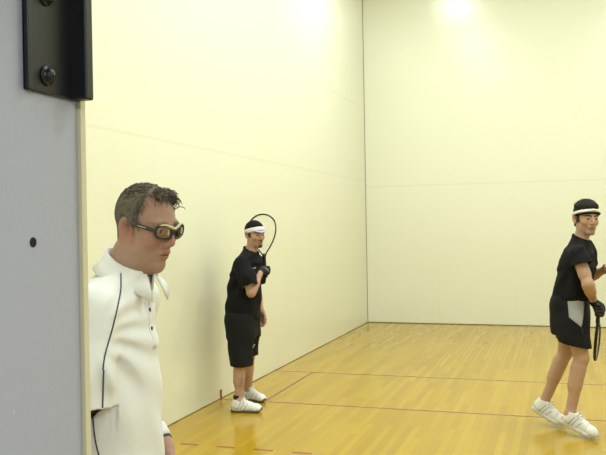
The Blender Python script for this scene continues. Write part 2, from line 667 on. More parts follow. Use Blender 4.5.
def head_tint(q, style, base):
    x, y, z = q.T
    x = x + style.get('recede', 0.0) * np.clip(-0.015 - z, 0, 0.12) * sstep(x, 0.0, 0.05)
    z = np.where(z < 0, z * style.get('long', 1.0), z)
    y = y * style.get('narrow', 1.0)
    ay = np.abs(y)
    c = np.tile(np.array(base), (len(x), 1))
    red = style.get('red', (0.50, 0.20, 0.14))
    w = np.exp(-((x - 0.075) ** 2 + (ay - 0.042) ** 2 + (z + 0.03) ** 2) / 0.0011) * style.get('ruddy', 0.35)
    c = blend(c, red, w)
    w = np.exp(-((x - 0.112) ** 2 + y ** 2 + (z + 0.032) ** 2) / 0.0005) * style.get('ruddy', 0.35)
    c = blend(c, red, w)
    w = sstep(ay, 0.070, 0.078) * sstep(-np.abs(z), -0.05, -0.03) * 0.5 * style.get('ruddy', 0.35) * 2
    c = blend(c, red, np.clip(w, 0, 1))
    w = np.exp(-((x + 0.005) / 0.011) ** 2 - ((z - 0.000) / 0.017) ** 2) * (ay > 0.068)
    c = blend(c, np.array(red) * 0.55, w * 0.75)  # ear hollow: shade of the recess painted into the skin as darker red
    lip = ((y / 0.023) ** 2 + ((z + 0.065) / 0.0125) ** 2) < 1
    c = blend(c, style.get('lip', (0.42, 0.17, 0.14)), (lip & (x > 0.078)) * 0.75)
    inner = ((y / 0.022) ** 2 + ((z + 0.065) / 0.0022) ** 2) < 1
    c = blend(c, (0.10, 0.03, 0.025), (inner & (x > 0.078)) * 0.85)
    br = style.get('brow')
    if br is not None:
        zc = 0.0205 + 0.004 * np.cos((ay - 0.034) / 0.022 * 1.4)
        w = (np.abs(z - zc) < 0.0052 - 0.0022 * sstep(ay, 0.035, 0.058)) & (ay > 0.011) & (ay < 0.058) & (x > 0.04)
        c = blend(c, br, w * style.get('brow_w', 0.85))
    gt = style.get('goatee')
    if gt is not None:
        w = sstep(-z, 0.082, 0.090) * sstep(x, 0.045, 0.058) * sstep(-ay, -0.030, -0.022)
        c = blend(c, gt, w * 0.9)
        w = ((np.abs(z + 0.0485) < 0.0055) & (ay < 0.026) & (x > 0.07)) * 0.75
        c = blend(c, gt, w)
    st = style.get('stubble')
    if st is not None:
        w = sstep(-z, 0.042, 0.062) * sstep(x, -0.02, 0.01) * (1 - sstep(-z, 0.115, 0.13))
        c = blend(c, st[:3], w * st[3])
    sb = style.get('sideburn')
    if sb is not None:
        w = (np.abs(x - 0.012) < 0.011) * sstep(z, sb[3], sb[3] + 0.01) * (z < 0.07) * (ay > 0.05)
        c = blend(c, sb[:3], w * 0.9)
    return c


def eyes(parent, c, B, s, iris, gaze):
    for sy in (1, -1):
        mb = MB()
        n, mm = 20, 14
        v = []
        for i in range(mm + 1):
            ph = math.pi * i / mm
            for k in range(n):
                a = 2 * math.pi * k / n
                v.append((math.sin(ph) * math.cos(a), math.sin(ph) * math.sin(a), math.cos(ph)))
        f = [(i * n + k, i * n + (k + 1) % n, (i + 1) * n + (k + 1) % n, (i + 1) * n + k) for i in range(mm) for k in range(n)]
        g = norm(gaze)
        # pole axis along the gaze
        a1 = norm(np.cross((0, 0, 1), g)); a2 = np.cross(g, a1)
        V = np.array(v)
        loc = (V[:, 2:3] * g + V[:, 0:1] * a1 + V[:, 1:2] * a2) * 0.0126 + np.array([0.0715, 0.0315 * sy, 0.001])
        W = (loc * s) @ B + c
        me = bpy.data.meshes.new('eye')
        me.from_pydata(W.tolist(), [], f)
        col = np.tile(np.array([0.34, 0.31, 0.29]), (len(V), 1))
        ang = np.degrees(np.arccos(np.clip(V[:, 2], -1, 1)))
        col[ang < 31] = iris
        col[ang < 14] = (0.005, 0.005, 0.005)
        set_tint(me, col)
        link('eye', me, M['eye'], parent)


# ------------------------------------------------------------------ hand
def hand_frame(wrist, fdir, palm):
    """rows: finger direction, thumb side, palm normal"""
    f = norm(fdir); p = np.array(palm, float); p = norm(p - f * (p @ f))
    return f, p


def hand_prims(wrist, fdir, palm, right, curl=0.3, thumb=0.4, scale=1.0, spread=0.0, grow=0.0):
    """list of (a, b, ra, rb, k) round cones for a palm, four fingers and a thumb"""
    f = norm(fdir); p = np.array(palm, float); p = norm(p - f * (p @ f))
    t = np.cross(f, p) * (1 if right else -1)          # thumb side
    # right hand, fingers up, palm towards viewer: thumb points to the viewer's left... sign settled per figure
    W = np.array(wrist, float)
    S = scale

    def pt(x, y, z): return W + (f * x + t * y + p * z) * S
    out = []
    kn = [(0.088, 0.030, 0.0), (0.093, 0.010, -0.002), (0.089, -0.011, -0.001), (0.080, -0.030, 0.002)]
    ln = [(0.043, 0.025, 0.020), (0.047, 0.030, 0.021), (0.043, 0.027, 0.020), (0.034, 0.021, 0.018)]
    g = grow
    for i, (kx, ky, kz) in enumerate(kn):
        out.append((pt(0.008, ky * 0.62, 0.0), pt(kx, ky, kz), 0.0165 * S + g, (0.0125 if i < 3 else 0.0115) * S + g, 0.012))
        a = 0.25 + curl * 1.15
        cur = np.array([kx, ky, kz]); r0 = (0.0098, 0.0098, 0.0094, 0.0084)[i]
        sp = spread * (1.5 - i)
        for j in range(3):
            ang = curl * (1.15, 2.55, 3.5)[j]
            L = ln[i][j]
            nx = cur + L * np.array([math.cos(ang) * math.cos(sp), math.sin(sp) * math.cos(min(ang, 1.5)), math.sin(ang)])
            ra = r0 * (1, 0.94, 0.86)[j]; rb = r0 * (0.94, 0.86, 0.76)[j]
            out.append((pt(*cur), pt(*nx), ra * S + g, rb * S + g, 0.004))
            cur = nx
    out.append((pt(0.004, 0.006, 0.0), pt(-0.02, 0.0, 0.0), 0.021 * S + g, 0.022 * S + g, 0.015))
    c = thumb
    q0 = (0.020, 0.022, 0.006); q1 = (0.052, 0.046 - 0.010 * c, 0.012 + 0.016 * c)
    q2 = (0.080, 0.056 - 0.026 * c, 0.018 + 0.030 * c); q3 = (0.101, 0.056 - 0.046 * c, 0.020 + 0.036 * c)
    out.append((pt(*q0), pt(*q1), 0.017 * S + g, 0.0125 * S + g, 0.012))
    out.append((pt(*q1), pt(*q2), 0.0118 * S + g, 0.0108 * S + g, 0.005))
    out.append((pt(*q2), pt(*q3), 0.0106 * S + g, 0.0086 * S + g, 0.004))
    return out, pt


# ------------------------------------------------------------------ figure parts
def build_body(parent, J, h):
    """one continuous skin from head to toes"""
    pts = [p for key in ('armR', 'armL', 'legR', 'legL') for p in J[key]]
    lo = np.min(pts, 0) - 0.22; hi = np.max(pts, 0) + 0.22
    lo = np.minimum(lo, J['head'] - 0.2); hi = np.maximum(hi, J['head'] + 0.2)
    lo[2] = -0.02
    G = Grid(lo, hi, h)
    rows = J['torso']
    rr = np.array(rows)
    m = 0.30
    G.add(lambda P: loft(P, rows, J['th']), (rr[:, 1].min() - m, rr[:, 2].min() - m, rr[:, 0].min() - 0.05), (rr[:, 1].max() + m, rr[:, 2].max() + m, rr[:, 0].max() + 0.05))
    k = J.get('girth', 1.0)
    for key in ('armR', 'armL'):
        s, e, w = [np.array(p) for p in J[key]]
        G.cone(s, e, 0.038 * k, 0.039 * k, 0.03)
        up = s + (e - s) * 0.45
        G.cone(s + (e - s) * 0.25, s + (e - s) * 0.65, 0.041 * k, 0.044 * k, 0.02)
        G.cone(e, w, 0.040 * k, 0.027 * k, 0.02)
        G.cone(e + (w - e) * 0.15, e + (w - e) * 0.42, 0.042 * k, 0.040 * k, 0.02)
    for key in ('legR', 'legL'):
        hp, kn, an = [np.array(p) for p in J[key]]
        G.cone(hp, kn, 0.082 * k, 0.054 * k, 0.03)
        G.cone(kn, an, 0.050 * k, 0.036 * k, 0.02)
        bk = J.get('calf', np.array([-math.cos(J['th']), -math.sin(J['th']), 0]))
        a = kn + (an - kn) * 0.18 + bk * 0.012; b = kn + (an - kn) * 0.50 + bk * 0.012
        G.cone(a, b, 0.050 * k, 0.046 * k, 0.03)
        G.cone(kn + (an - kn) * 0.0 - bk * 0.012, kn + (an - kn) * 0.06 - bk * 0.012, 0.040 * k, 0.036 * k, 0.02)
    for key, fd in (('legR', J['footR']), ('legL', J['footL'])):
        an = np.array(J[key][2]); hl, toe = [np.array(p) for p in fd]
        G.cone(an, hl, 0.036 * k, 0.028, 0.02)
        G.cone(an, toe, 0.034 * k, 0.024, 0.02)
    # neck
    G.cone(J['neck0'], J['neck1'], J.get('neck_r', 0.058), J.get('neck_r', 0.058) * 0.94, 0.035)
    for hnd in J['hands']:
        prims, _ = hand_prims(**hnd)
        for a, b, ra, rb, kk in prims:
            G.cone(a, b, ra, rb, kk)
    hc, hb, hs = J['head'], J['headB'], J['head_s']

    def hf(P):
        q = frame_of(P, hc, hb)
        return head_sdf(tuple(c / hs for c in q), J['style']) * hs
    G.add(hf, hc - 0.17, hc + 0.17, 0.028)
    me, V = G.mesh('body', 1)
    base = J['skin']
    col = np.tile(np.array(base), (len(V), 1))
    q = ((V - hc) @ np.array(hb).T) / hs
    near = (np.linalg.norm(q, axis=1) < 0.16)
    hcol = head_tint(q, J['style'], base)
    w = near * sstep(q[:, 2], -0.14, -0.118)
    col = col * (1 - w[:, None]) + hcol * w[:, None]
    for hnd in J['hands']:     # knuckles a little redder
        dd = np.linalg.norm(V - np.array(hnd['wrist']), axis=1)
        col = blend(col, J['style'].get('red', (0.5, 0.22, 0.16)), np.exp(-(dd - 0.10) ** 2 / 0.002) * 0.18)
    for fn in J.get('tints', ()):
        col = fn(V, col)
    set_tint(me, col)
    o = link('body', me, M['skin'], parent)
    eyes(o, hc, np.array(hb), hs, J['style'].get('iris', (0.05, 0.03, 0.02)), J['style'].get('gaze', (1, 0, -0.05)))
    return o


def sleeve_parts(P, sl):
    out = None
    for (a, b, ra, rb) in sl['segs']:
        c = cone(P, a, b, ra, rb)
        out = c if out is None else smin(out, c, 0.03)
    return out


def build_shirt(parent, S, h, mat, name='shirt'):
    lo, hi = np.array(S['lo']), np.array(S['hi'])
    G = Grid(lo, hi, h)
    P = G.P()
    dt = loft(P, S['rows'], S['th'], 2.3)
    for (a, b, ra, rb) in S.get('extra', ()):
        dt = smin(dt, cone(P, a, b, ra, rb), 0.05)
    d = dt
    cuts = []
    for sl in S['sleeves']:
        e = np.array(sl['end']); nv = norm(sl['dir'])
        plane = (P[0] - e[0]) * nv[0] + (P[1] - e[1]) * nv[1] + (P[2] - e[2]) * nv[2]
        t = S.get('t', 0.009)
        ds0 = sleeve_parts(P, sl)
        ds = np.maximum(ds0, plane - t)
        d = smin(d, ds, 0.030)
        cuts.append(np.where((ds0 < 0.02) & (dt > 0.001), plane, -1.0))
    if 'folds' in S:
        d = d + S['folds'](P)
    t = S.get('t', 0.009)
    d = np.maximum(d, -(d + t))
    for c in cuts:
        d = np.maximum(d, c)
    hem = S['hem']
    d = np.maximum(d, hem(P) if callable(hem) else hem - P[2] + 0 * d)
    if 'rim' in S:      # slanted neckline
        c, nv = np.array(S['rim'][0]), norm(S['rim'][1])
        d = np.maximum(d, (P[0] - c[0]) * nv[0] + (P[1] - c[1]) * nv[1] + (P[2] - c[2]) * nv[2])
    if 'neck' in S:
        d = smax(d, -S['neck'](P), 0.004)
    G.d = d.astype(np.float32)
    me, V = G.mesh(name, 1)
    return link(name, me, mat, parent), V


def build_shorts(parent, S, h, mat):
    G = Grid(S['lo'], S['hi'], h)
    P = G.P()
    d = loft(P, S['rows'], S['th'], 2.3)
    for leg in S['legs']:
        c = None
        for (a, b, ra, rb) in leg:
            e = cone(P, a, b, ra, rb)
            c = e if c is None else smin(c, e, 0.04)
        d = smin(d, c, S.get('k', 0.05))
    if 'folds' in S:
        d = d + S['folds'](P)
    d = np.maximum(d, -(d + 0.010))
    d = np.maximum(d, S['hem'](P))
    d = np.maximum(d, P[2] - S['top'] + 0 * d)
    G.d = d.astype(np.float32)
    me, V = G.mesh('shorts', 1)
    return link('shorts', me, mat, parent)


def build_shoe(parent, heel, toe, h, roll=0.0, L=0.285, high=0.0, marks=(0.30, 0.33, 0.40), sock=None, fat=1.15, sole_mat='sole'):
    """heel, toe: where the sole's ends touch; x runs to the toe, z up"""
    heel = np.array(heel, float); toe = np.array(toe, float)
    f = norm(toe - heel)
    l = norm(np.cross((0, 0, 1), f)); u = np.cross(f, l)
    B = np.array([f, l, u])
    k = L / 0.29
    G = Grid((-0.06, -0.075, -0.015), (0.32, 0.075, 0.17), h)
    P = G.P()
    X, Y, Z = P
    d = ell(P, (0.055 * k, 0, 0.050), (0.055, 0.036, 0.056))
    d = smin(d, cone(P, (0.05 * k, 0, 0.035), (0.235 * k, 0.006, 0.030), 0.036, 0.038), 0.03)
    d = smin(d, cone(P, (0.080 * k, 0, 0.075), (0.175 * k, 0.003, 0.052), 0.034, 0.030), 0.03)
    d = smin(d, cone(P, (0.062 * k, 0, 0.06), (0.060 * k, 0, 0.095 + high), 0.040, 0.038), 0.02)
    d = smin(d, ell(P, (0.235 * k, 0.006, 0.030), (0.055, 0.042, 0.032)), 0.02)
    d = smin(d, cone(P, (0.095 * k, 0, 0.10 + high * 0.8), (0.115 * k, 0, 0.095), 0.022, 0.02), 0.015)     # tongue
    inner = cone(P, (0.062 * k, 0, 0.07), (0.058 * k, 0, 0.20), 0.031, 0.034)
    d = smax(d, -inner, 0.004)
    d = np.maximum(d, 0.016 - Z + 0 * d)
    d = np.maximum(d, Z - (0.103 + high) + 0 * d)
    G.d = d.astype(np.float32)
    me, V = G.mesh('shoe', 1)
    x, y, z = V[:, 0] / k, V[:, 1], V[:, 2]
    col = np.tile(np.array([0.80, 0.81, 0.82]), (len(V), 1))
    side = np.abs(y) > 0.022
    for c0, sl, wd in ((0.085, 0.55, 0.0045), (0.110, 0.55, 0.0045), (0.150, 0.75, 0.004)):
        w = (np.abs(x - c0 - (z - 0.05) * sl) < wd) & side & (z > 0.024) & (z < 0.085)
        col = blend(col, marks, w * 0.8)
    w = (np.abs(z - 0.034 - 0.25 * np.maximum(0, 0.06 - x)) < 0.0035) & (x < 0.09)
    col = blend(col, marks, w * 0.7)
    w = (np.abs(x - 0.205) < 0.004) & (z > 0.03)
    col = blend(col, (0.62, 0.63, 0.66), w * 0.8)
    w = (x > 0.245) & (z < 0.030)
    col = blend(col, (0.55, 0.56, 0.58), w * 0.8)
    set_tint(me, col)
    o = link('shoe', me, M['shoe'], parent)
    R = Matrix(((f[0], l[0], u[0], heel[0]), (f[1], l[1], u[1], heel[1]), (f[2], l[2], u[2], heel[2]), (0, 0, 0, 1)))
    R = R @ Matrix.Rotation(roll, 4, 'X') @ Matrix.Translation((0.0, 0, 0))
    o.matrix_local = R @ Matrix.Diagonal((1.0, 1.04, fat, 1.0))
    # sole
    n = 40
    outl = []
    for i in range(n):
        a = 2 * math.pi * i / n
        c, s_ = math.cos(a), math.sin(a)
        xx = 0.145 + 0.150 * math.copysign(abs(c) ** 0.85, c)
        wd = 0.040 + 0.009 * math.exp(-((xx - 0.22) / 0.06) ** 2) - 0.006 * math.exp(-((xx - 0.11) / 0.04) ** 2)
        outl.append((xx * k, wd * math.copysign(abs(s_) ** 0.75, s_) + 0.004 * (xx > 0.15)))
    mb = MB()
    lev = [(0.0, 0.93), (0.003, 1.0), (0.014, 1.0), (0.022, 0.95)]
    v = []; fc = []
    for zz, sc in lev:
        for (a, b) in outl:
            lift = 0.018 * max(0, (a / k - 0.22) / 0.07) ** 2
            v.append((0.145 * k + (a - 0.145 * k) * sc, b * sc, zz + lift))
    for j in range(len(lev) - 1):
        for i in range(n):
            fc.append((j * n + i, j * n + (i + 1) % n, (j + 1) * n + (i + 1) % n, (j + 1) * n + i))
    fc.append(tuple(reversed(range(n)))); fc.append(tuple((len(lev) - 1) * n + i for i in range(n)))
    mb.add(v, fc)
    mb.build('sole', M[sole_mat], o, True)
    # laces
    mb = MB()
    for i in range(5):
        xx = (0.120 + 0.018 * i) * k
        zz = 0.110 - 0.0085 * i - (0.003 if i > 2 else 0)
        pts = [(xx - 0.008, -0.026, zz - 0.014), (xx - 0.002, -0.013, zz), (xx, 0, zz + 0.003), (xx - 0.002, 0.013, zz), (xx - 0.008, 0.026, zz - 0.014)]
        mb.tube(spline(pts, 9), 0.0028, 6)
    for s_ in (-1, 1):
        pts = [(0.118 * k, 0, 0.112), (0.125 * k, 0.022 * s_, 0.118), (0.112 * k, 0.036 * s_, 0.098), (0.120 * k, 0.012 * s_, 0.108)]
        mb.tube(spline(pts, 12), 0.0024, 6)
        pts = [(0.118 * k, 0, 0.112), (0.135 * k, 0.028 * s_, 0.090), (0.140 * k, 0.043 * s_, 0.062)]
        mb.tube(spline(pts, 8), 0.0022, 6)
    mb.build('lace', M['lace'], o, True)
    if sock:
        mb = MB()
        mb.lathe([(0.0335, 0.07), (0.036, 0.10 + high), (0.0375, 0.108 + high + sock), (0.034, 0.112 + high + sock)], 20, Matrix.Translation((0.060 * k, 0, 0)))
        mb.build('sock', M['sock'], o, True)
    return o


def build_glove(parent, hnd, h, cuff, name='glove'):
    prims, pt = hand_prims(**dict(hnd, grow=0.0028))
    P = np.array([p[0] for p in prims] + [p[1] for p in prims] + [cuff])
    G = Grid(P.min(0) - 0.05, P.max(0) + 0.05, h)
    for a, b, ra, rb, k in prims:
        G.cone(a, b, ra, rb, k)
    W = np.array(hnd['wrist'])
    G.cone(W, cuff, 0.030, 0.031, 0.01)
    me, V = G.mesh(name, 1)
    o = link(name, me, M['glove'], parent)
    # knuckle patch: pale strips on the back of the hand
    return o, pt


def racket(name, butt, axis, width, label, scale=1.0, group=None):
    """a teardrop-framed court racket; butt = handle end, axis towards the tip, width = direction across the strings"""
    a = norm(axis); w = np.array(width, float); w = norm(w - a * (w @ a)); n = np.cross(a, w)
    root = empty(name, tuple(butt), 0, label, 'racket', group)

    def pt(x, y, z=0.0): return (a * x + w * y + n * z) * scale
    # frame outline from throat to tip
    hw = 0.122
    prof = [(0.185, 0.010), (0.215, 0.022), (0.26, 0.056), (0.32, 0.092), (0.38, 0.115), (0.43, hw), (0.475, 0.116), (0.515, 0.092), (0.545, 0.052), (0.556, 0.0)]
    left = [pt(x, y) for x, y in prof]; right = [pt(x, -y) for x, y in reversed(prof[:-1])]
    loop = spline(left + right, 90)
    mb = MB()
    mb.tube(loop, 0.0085, 10, flat=(1.35, 0.72, tuple(n)))
    mb.build('frame', M['graphite'], root, True)
    mb = MB()
    mb.tube([pt(0.165, 0), pt(0.19, 0), pt(0.21, 0)], [0.015, 0.017, 0.010], 10)
    tb = mb.build('throat', M['graphite'], root, True)
    mb = MB()
    prof2 = [(0.0, 0.0175), (0.004, 0.0195), (0.012, 0.0185), (0.02, 0.0160), (0.10, 0.0155), (0.165, 0.0145), (0.172, 0.0135)]
    mb.tube([pt(x, 0) for x, _ in prof2], [r for _, r in prof2], 8)
    mb.build('handle', M['grip'], root, False)
    # bumper guard round the tip
    xs = [p for p in loop if (p @ a) > 0.47 * scale]
    off = []
    for p in xs:
        c = pt(0.40, 0); off.append(p + norm(p - c) * 0.0055)
    mb = MB(); mb.tube(off, 0.0055, 8, flat=(1.5, 0.6, tuple(n)))
    mb.build('bumper', M['grip'], root, True)
    # pale marks on the frame
    for i0 in (26, 33, 58):
        seg = [loop[i0 + j] for j in range(3)]
        MB().tube(seg, 0.0089, 8, flat=(0.7, 0.74, tuple(n))).build('frame_mark', M['decal'], root, True)
    # strings
    mb = MB()
    px = np.array([p for p, _ in prof]); py = np.array([q for _, q in prof])
    for y in np.linspace(-0.105, 0.105, 13):
        xx = [x for x in np.linspace(0.2, 0.555, 200) if np.interp(x, px, py) > abs(y)]
        if len(xx) > 3:
            mb.tube([pt(xx[0], y), pt(xx[-1], y)], 0.0007, 4)
    for x in np.linspace(0.25, 0.535, 16):
        yy = np.interp(x, px, py)
        mb.tube([pt(x, -yy), pt(x, yy)], 0.0007, 4)
    mb.build('strings', M['string'], root, True)
    return root


def surface_snap(bvh, pts, centre, lift):
    """push points out from a centre line onto a surface"""
    out = []
    for p, c in zip(pts, centre):
        d = Vector(p) - Vector(c)
        if d.length < 1e-6: continue
        d.normalize()
        hit = bvh.ray_cast(Vector(c) + d * 0.45, -d, 0.5)
        if hit[0] is not None:
            out.append(hit[0] + hit[1] * lift)
    return out


def bvh_of(o):
    from mathutils.bvhtree import BVHTree
    me = o.data
    return BVHTree.FromPolygons([v.co.copy() for v in me.vertices], [tuple(p.vertices) for p in me.polygons])


exec_parts = []
# ================================================================== STRUCTURE
CW, CL, CH = 6.096, 12.192, 6.096


def struct(name, lo, hi, mat, parent=None):
    o = MB().box(lo, hi).build(name, mat, parent)
    if parent is None: o['kind'] = 'structure'
    return o


fl = struct('floor', (-0.15, 0.0, -0.12), (CW + 0.15, CL + 0.15, 0.0), M['floor'])
struct('wall_left', (-0.15, 0, 0), (0, CL, CH), M['wall_side'])
struct('wall_front', (-0.15, CL, 0), (CW + 0.15, CL + 0.15, CH), M['wall_front'])
struct('wall_right', (CW, 0, 0), (CW + 0.15, CL, CH), M['wall_plain'])
struct('ceiling', (-0.15, -0.12, CH), (CW + 0.15, CL + 0.15, CH + 0.12), M['ceiling'])
DX0, DX1, DH = 2.525, 3.56, 2.13
wb = MB()
wb.box((-0.15, -0.12, 0), (DX0, 0, CH)); wb.box((DX1, -0.12, 0), (CW + 0.15, 0, CH)); wb.box((DX0, -0.12, DH), (DX1, 0, CH))
wb.build('wall_back', M['wall_plain'])['kind'] = 'structure'
# thin dark joints where the panels meet the floor and each other
struct('trim_1', (0.0, 0.01, 0.0), (0.006, CL, 0.007), M['grout'])
struct('trim_2', (0.006, CL - 0.008, 0.0), (CW, CL, 0.012), M['grout'])
struct('trim_3', (0.0, CL - 0.006, 0.012), (0.006, CL, CH), M['grout'])
# corridor behind the court, where the photographer stands
struct('floor_corridor', (1.4, -2.6, -0.12), (5.0, 0.0, -0.001), M['corridor_floor'])
struct('wall_corridor_back', (1.4, -2.7, 0), (5.0, -2.6, 2.8), M['corridor'])
struct('wall_corridor_left', (1.3, -2.7, 0), (1.4, -0.12, 2.8), M['corridor'])
struct('wall_corridor_right', (5.0, -2.7, 0), (5.1, -0.12, 2.8), M['corridor'])
struct('ceiling_corridor', (1.3, -2.7, 2.8), (5.1, -0.12, 2.9), M['corridor'])

# grey door leaf folded back along the jamb
PX = 2.5687
door = empty('door_1', (2.55, -0.45, 0.0), 0, 'grey door leaf standing open at the left, with a black bolted bracket and one small hole', 'door', None, 'structure')


def dchild(mb, name, mat, smooth=False, parent=door):
    o = mb.build(name, mat, None, smooth)
    o.parent = parent
    o.matrix_parent_inverse = Matrix.Translation(door.location).inverted()
    return o


dchild(MB().box((PX - 0.04, -0.90, 0.004), (PX, -0.0105, 2.12), 0.0008), 'panel', M['door'])
dchild(MB().box((PX - 0.042, -0.0095, 0.004), (PX + 0.0058, 0.002, 2.12), 0.001), 'edge_strip', M['strip'])
dchild(MB().lathe([(0.0062, 0), (0.0062, 0.0006)], 20, Matrix.Translation((PX, -0.1055, 1.6515)) @ Matrix.Rotation(math.pi / 2, 4, 'Y')), 'screw_hole', M['hole'])
dchild(MB().lathe([(0.0025, 0), (0.0025, 0.0005)], 12, Matrix.Translation((PX, -0.147, 1.455)) @ Matrix.Rotation(math.pi / 2, 4, 'Y')), 'dent', M['corridor'])
br = MB()
br.box((PX, -0.1195, 1.8345), (PX + 0.005, -0.0125, 2.16), 0.002)
br.box((PX, -0.1195, 1.8345), (PX + 0.009, -0.1110, 2.16), 0.002)
br.box((PX, -0.0300, 1.8345), (PX + 0.0290, -0.0125, 2.16), 0.003)
bro = dchild(br, 'bracket', M['black_metal'])
for zz in (1.857, 1.956, 2.055):
    b = MB()
    T = Matrix.Translation((PX + 0.005, -0.0800, zz)) @ Matrix.Rotation(math.pi / 2, 4, 'Y')
    b.lathe([(0.0128, 0), (0.0128, 0.0018), (0.0120, 0.0026), (0.0085, 0.0026), (0.0085, 0.0080), (0.0070, 0.0100), (0.0030, 0.0110)], 24, T)
    b.lathe([(0.0035, 0.0105), (0.0035, 0.0114)], 6, T)
    o = b.build('bolt', M['black_metal'], None, True)
    o.parent = bro

# ================================================================== PEOPLE
def offset_shell(name, J, tfun, mat, parent, h=0.004, tint=None, ext=0.20, extra=None, kk=0.0):
    """something worn on the head: the head surface pushed out by tfun(q); negative values leave it off"""
    hc, hb, hs = J['head'], np.array(J['headB']), J['head_s']
    G = Grid((-0.16, -0.13, -0.17), (0.19, 0.13, 0.19), h)
    P = G.P()
    x, y, z = P
    d = ell(P, (-0.014, 0, 0.036), (0.094, 0.074, 0.084))
    d = smin(d, ell(P, (0.026, 0, -0.02), (0.062, 0.060, 0.085)), 0.03)
    d = smin(d, ell((x, np.abs(y), z), (0.076, 0.026, 0.020), (0.010, 0.026, 0.009)), 0.016)
    d = smin(d, cone(P, (-0.035, 0, -0.05), (-0.05, 0, -0.16), 0.056, 0.054), 0.03)
    d = d - tfun(P)
    if extra is not None:
        d = smin(d, extra(P), kk)
    G.d = d.astype(np.float32)
    me, V = G.mesh(name, 1)
    if tint is not None:
        set_tint(me, tint(V))
    W = (V * hs) @ hb + hc
    me.vertices.foreach_set('co', W.astype(np.float32).ravel())
    me.update()
    return link(name, me, mat, parent)


def soft(v, a, b):
    return sstep(v, a, b)


def to_head(J, pts):
    return (np.array(pts, float) * J['head_s']) @ np.array(J['headB']) + J['head']


def noise3(P, s, seed=0.0):
    x, y, z = P
    return (np.sin(x * s * 1.3 + 1.7 * np.sin(y * s * 0.9 + seed)) * np.sin(y * s * 1.1 + 1.3 * np.sin(z * s + seed * 2)) + np.sin(z * s * 1.2 + 1.9 * np.sin(x * s * 0.8 - seed))) * 0.5


def collar_mesh(parent, c, th, rb, ra, zc, tilt, mat, a0=16, flap=0.048, point=0.022):
    f = np.array([math.cos(th), math.sin(th), 0]); l = np.array([-math.sin(th), math.cos(th), 0])
    A = np.radians(np.linspace(a0, 360 - a0, 61))
    rows = []
    for a in A:
        ca, sa = math.cos(a), math.sin(a)
        fr = max(0.0, math.cos(a)) ** 4
        z0 = zc - tilt * ca
        prof = [(0.93, -0.034, 0), (0.965, -0.012, 0), (0.985, 0.004, 0), (1.04, 0.007, 0.002), (1.10, -0.006, 0.006), (1.10, -0.5 * flap, 0.014), (1.10, -flap - point * fr, 0.034 + 0.004 * fr)]
        row = []
        for s, dz, out in prof:
            p = np.array(c) + f * (rb * s * ca + out * 0.7 * ca) + l * (ra * s * sa + out * 1.35 * sa)
            p[2] = z0 + dz
            row.append(p)
        rows.append(row)
    n = len(rows[0])
    v = [tuple(p) for r in rows for p in r]
    fc = [(i * n + j, i * n + j + 1, (i + 1) * n + j + 1, (i + 1) * n + j) for i in range(len(rows) - 1) for j in range(n - 1)]
    o = MB().add(v, fc).build('collar', mat, parent, True)
    md = o.modifiers.new('thickness', 'SOLIDIFY'); md.thickness = 0.0028; md.offset = 0
    return o


def snap_along(bvh, pts, direction, start, lift=0.0012):
    d = Vector(direction).normalized()
    out = []
    for p in pts:
        o = Vector(p) - d * start
        hit = bvh.ray_cast(o, d, start + 0.6)
        if hit[0] is not None:
            out.append(hit[0] - d * 0.0 + hit[1] * lift)
    return out


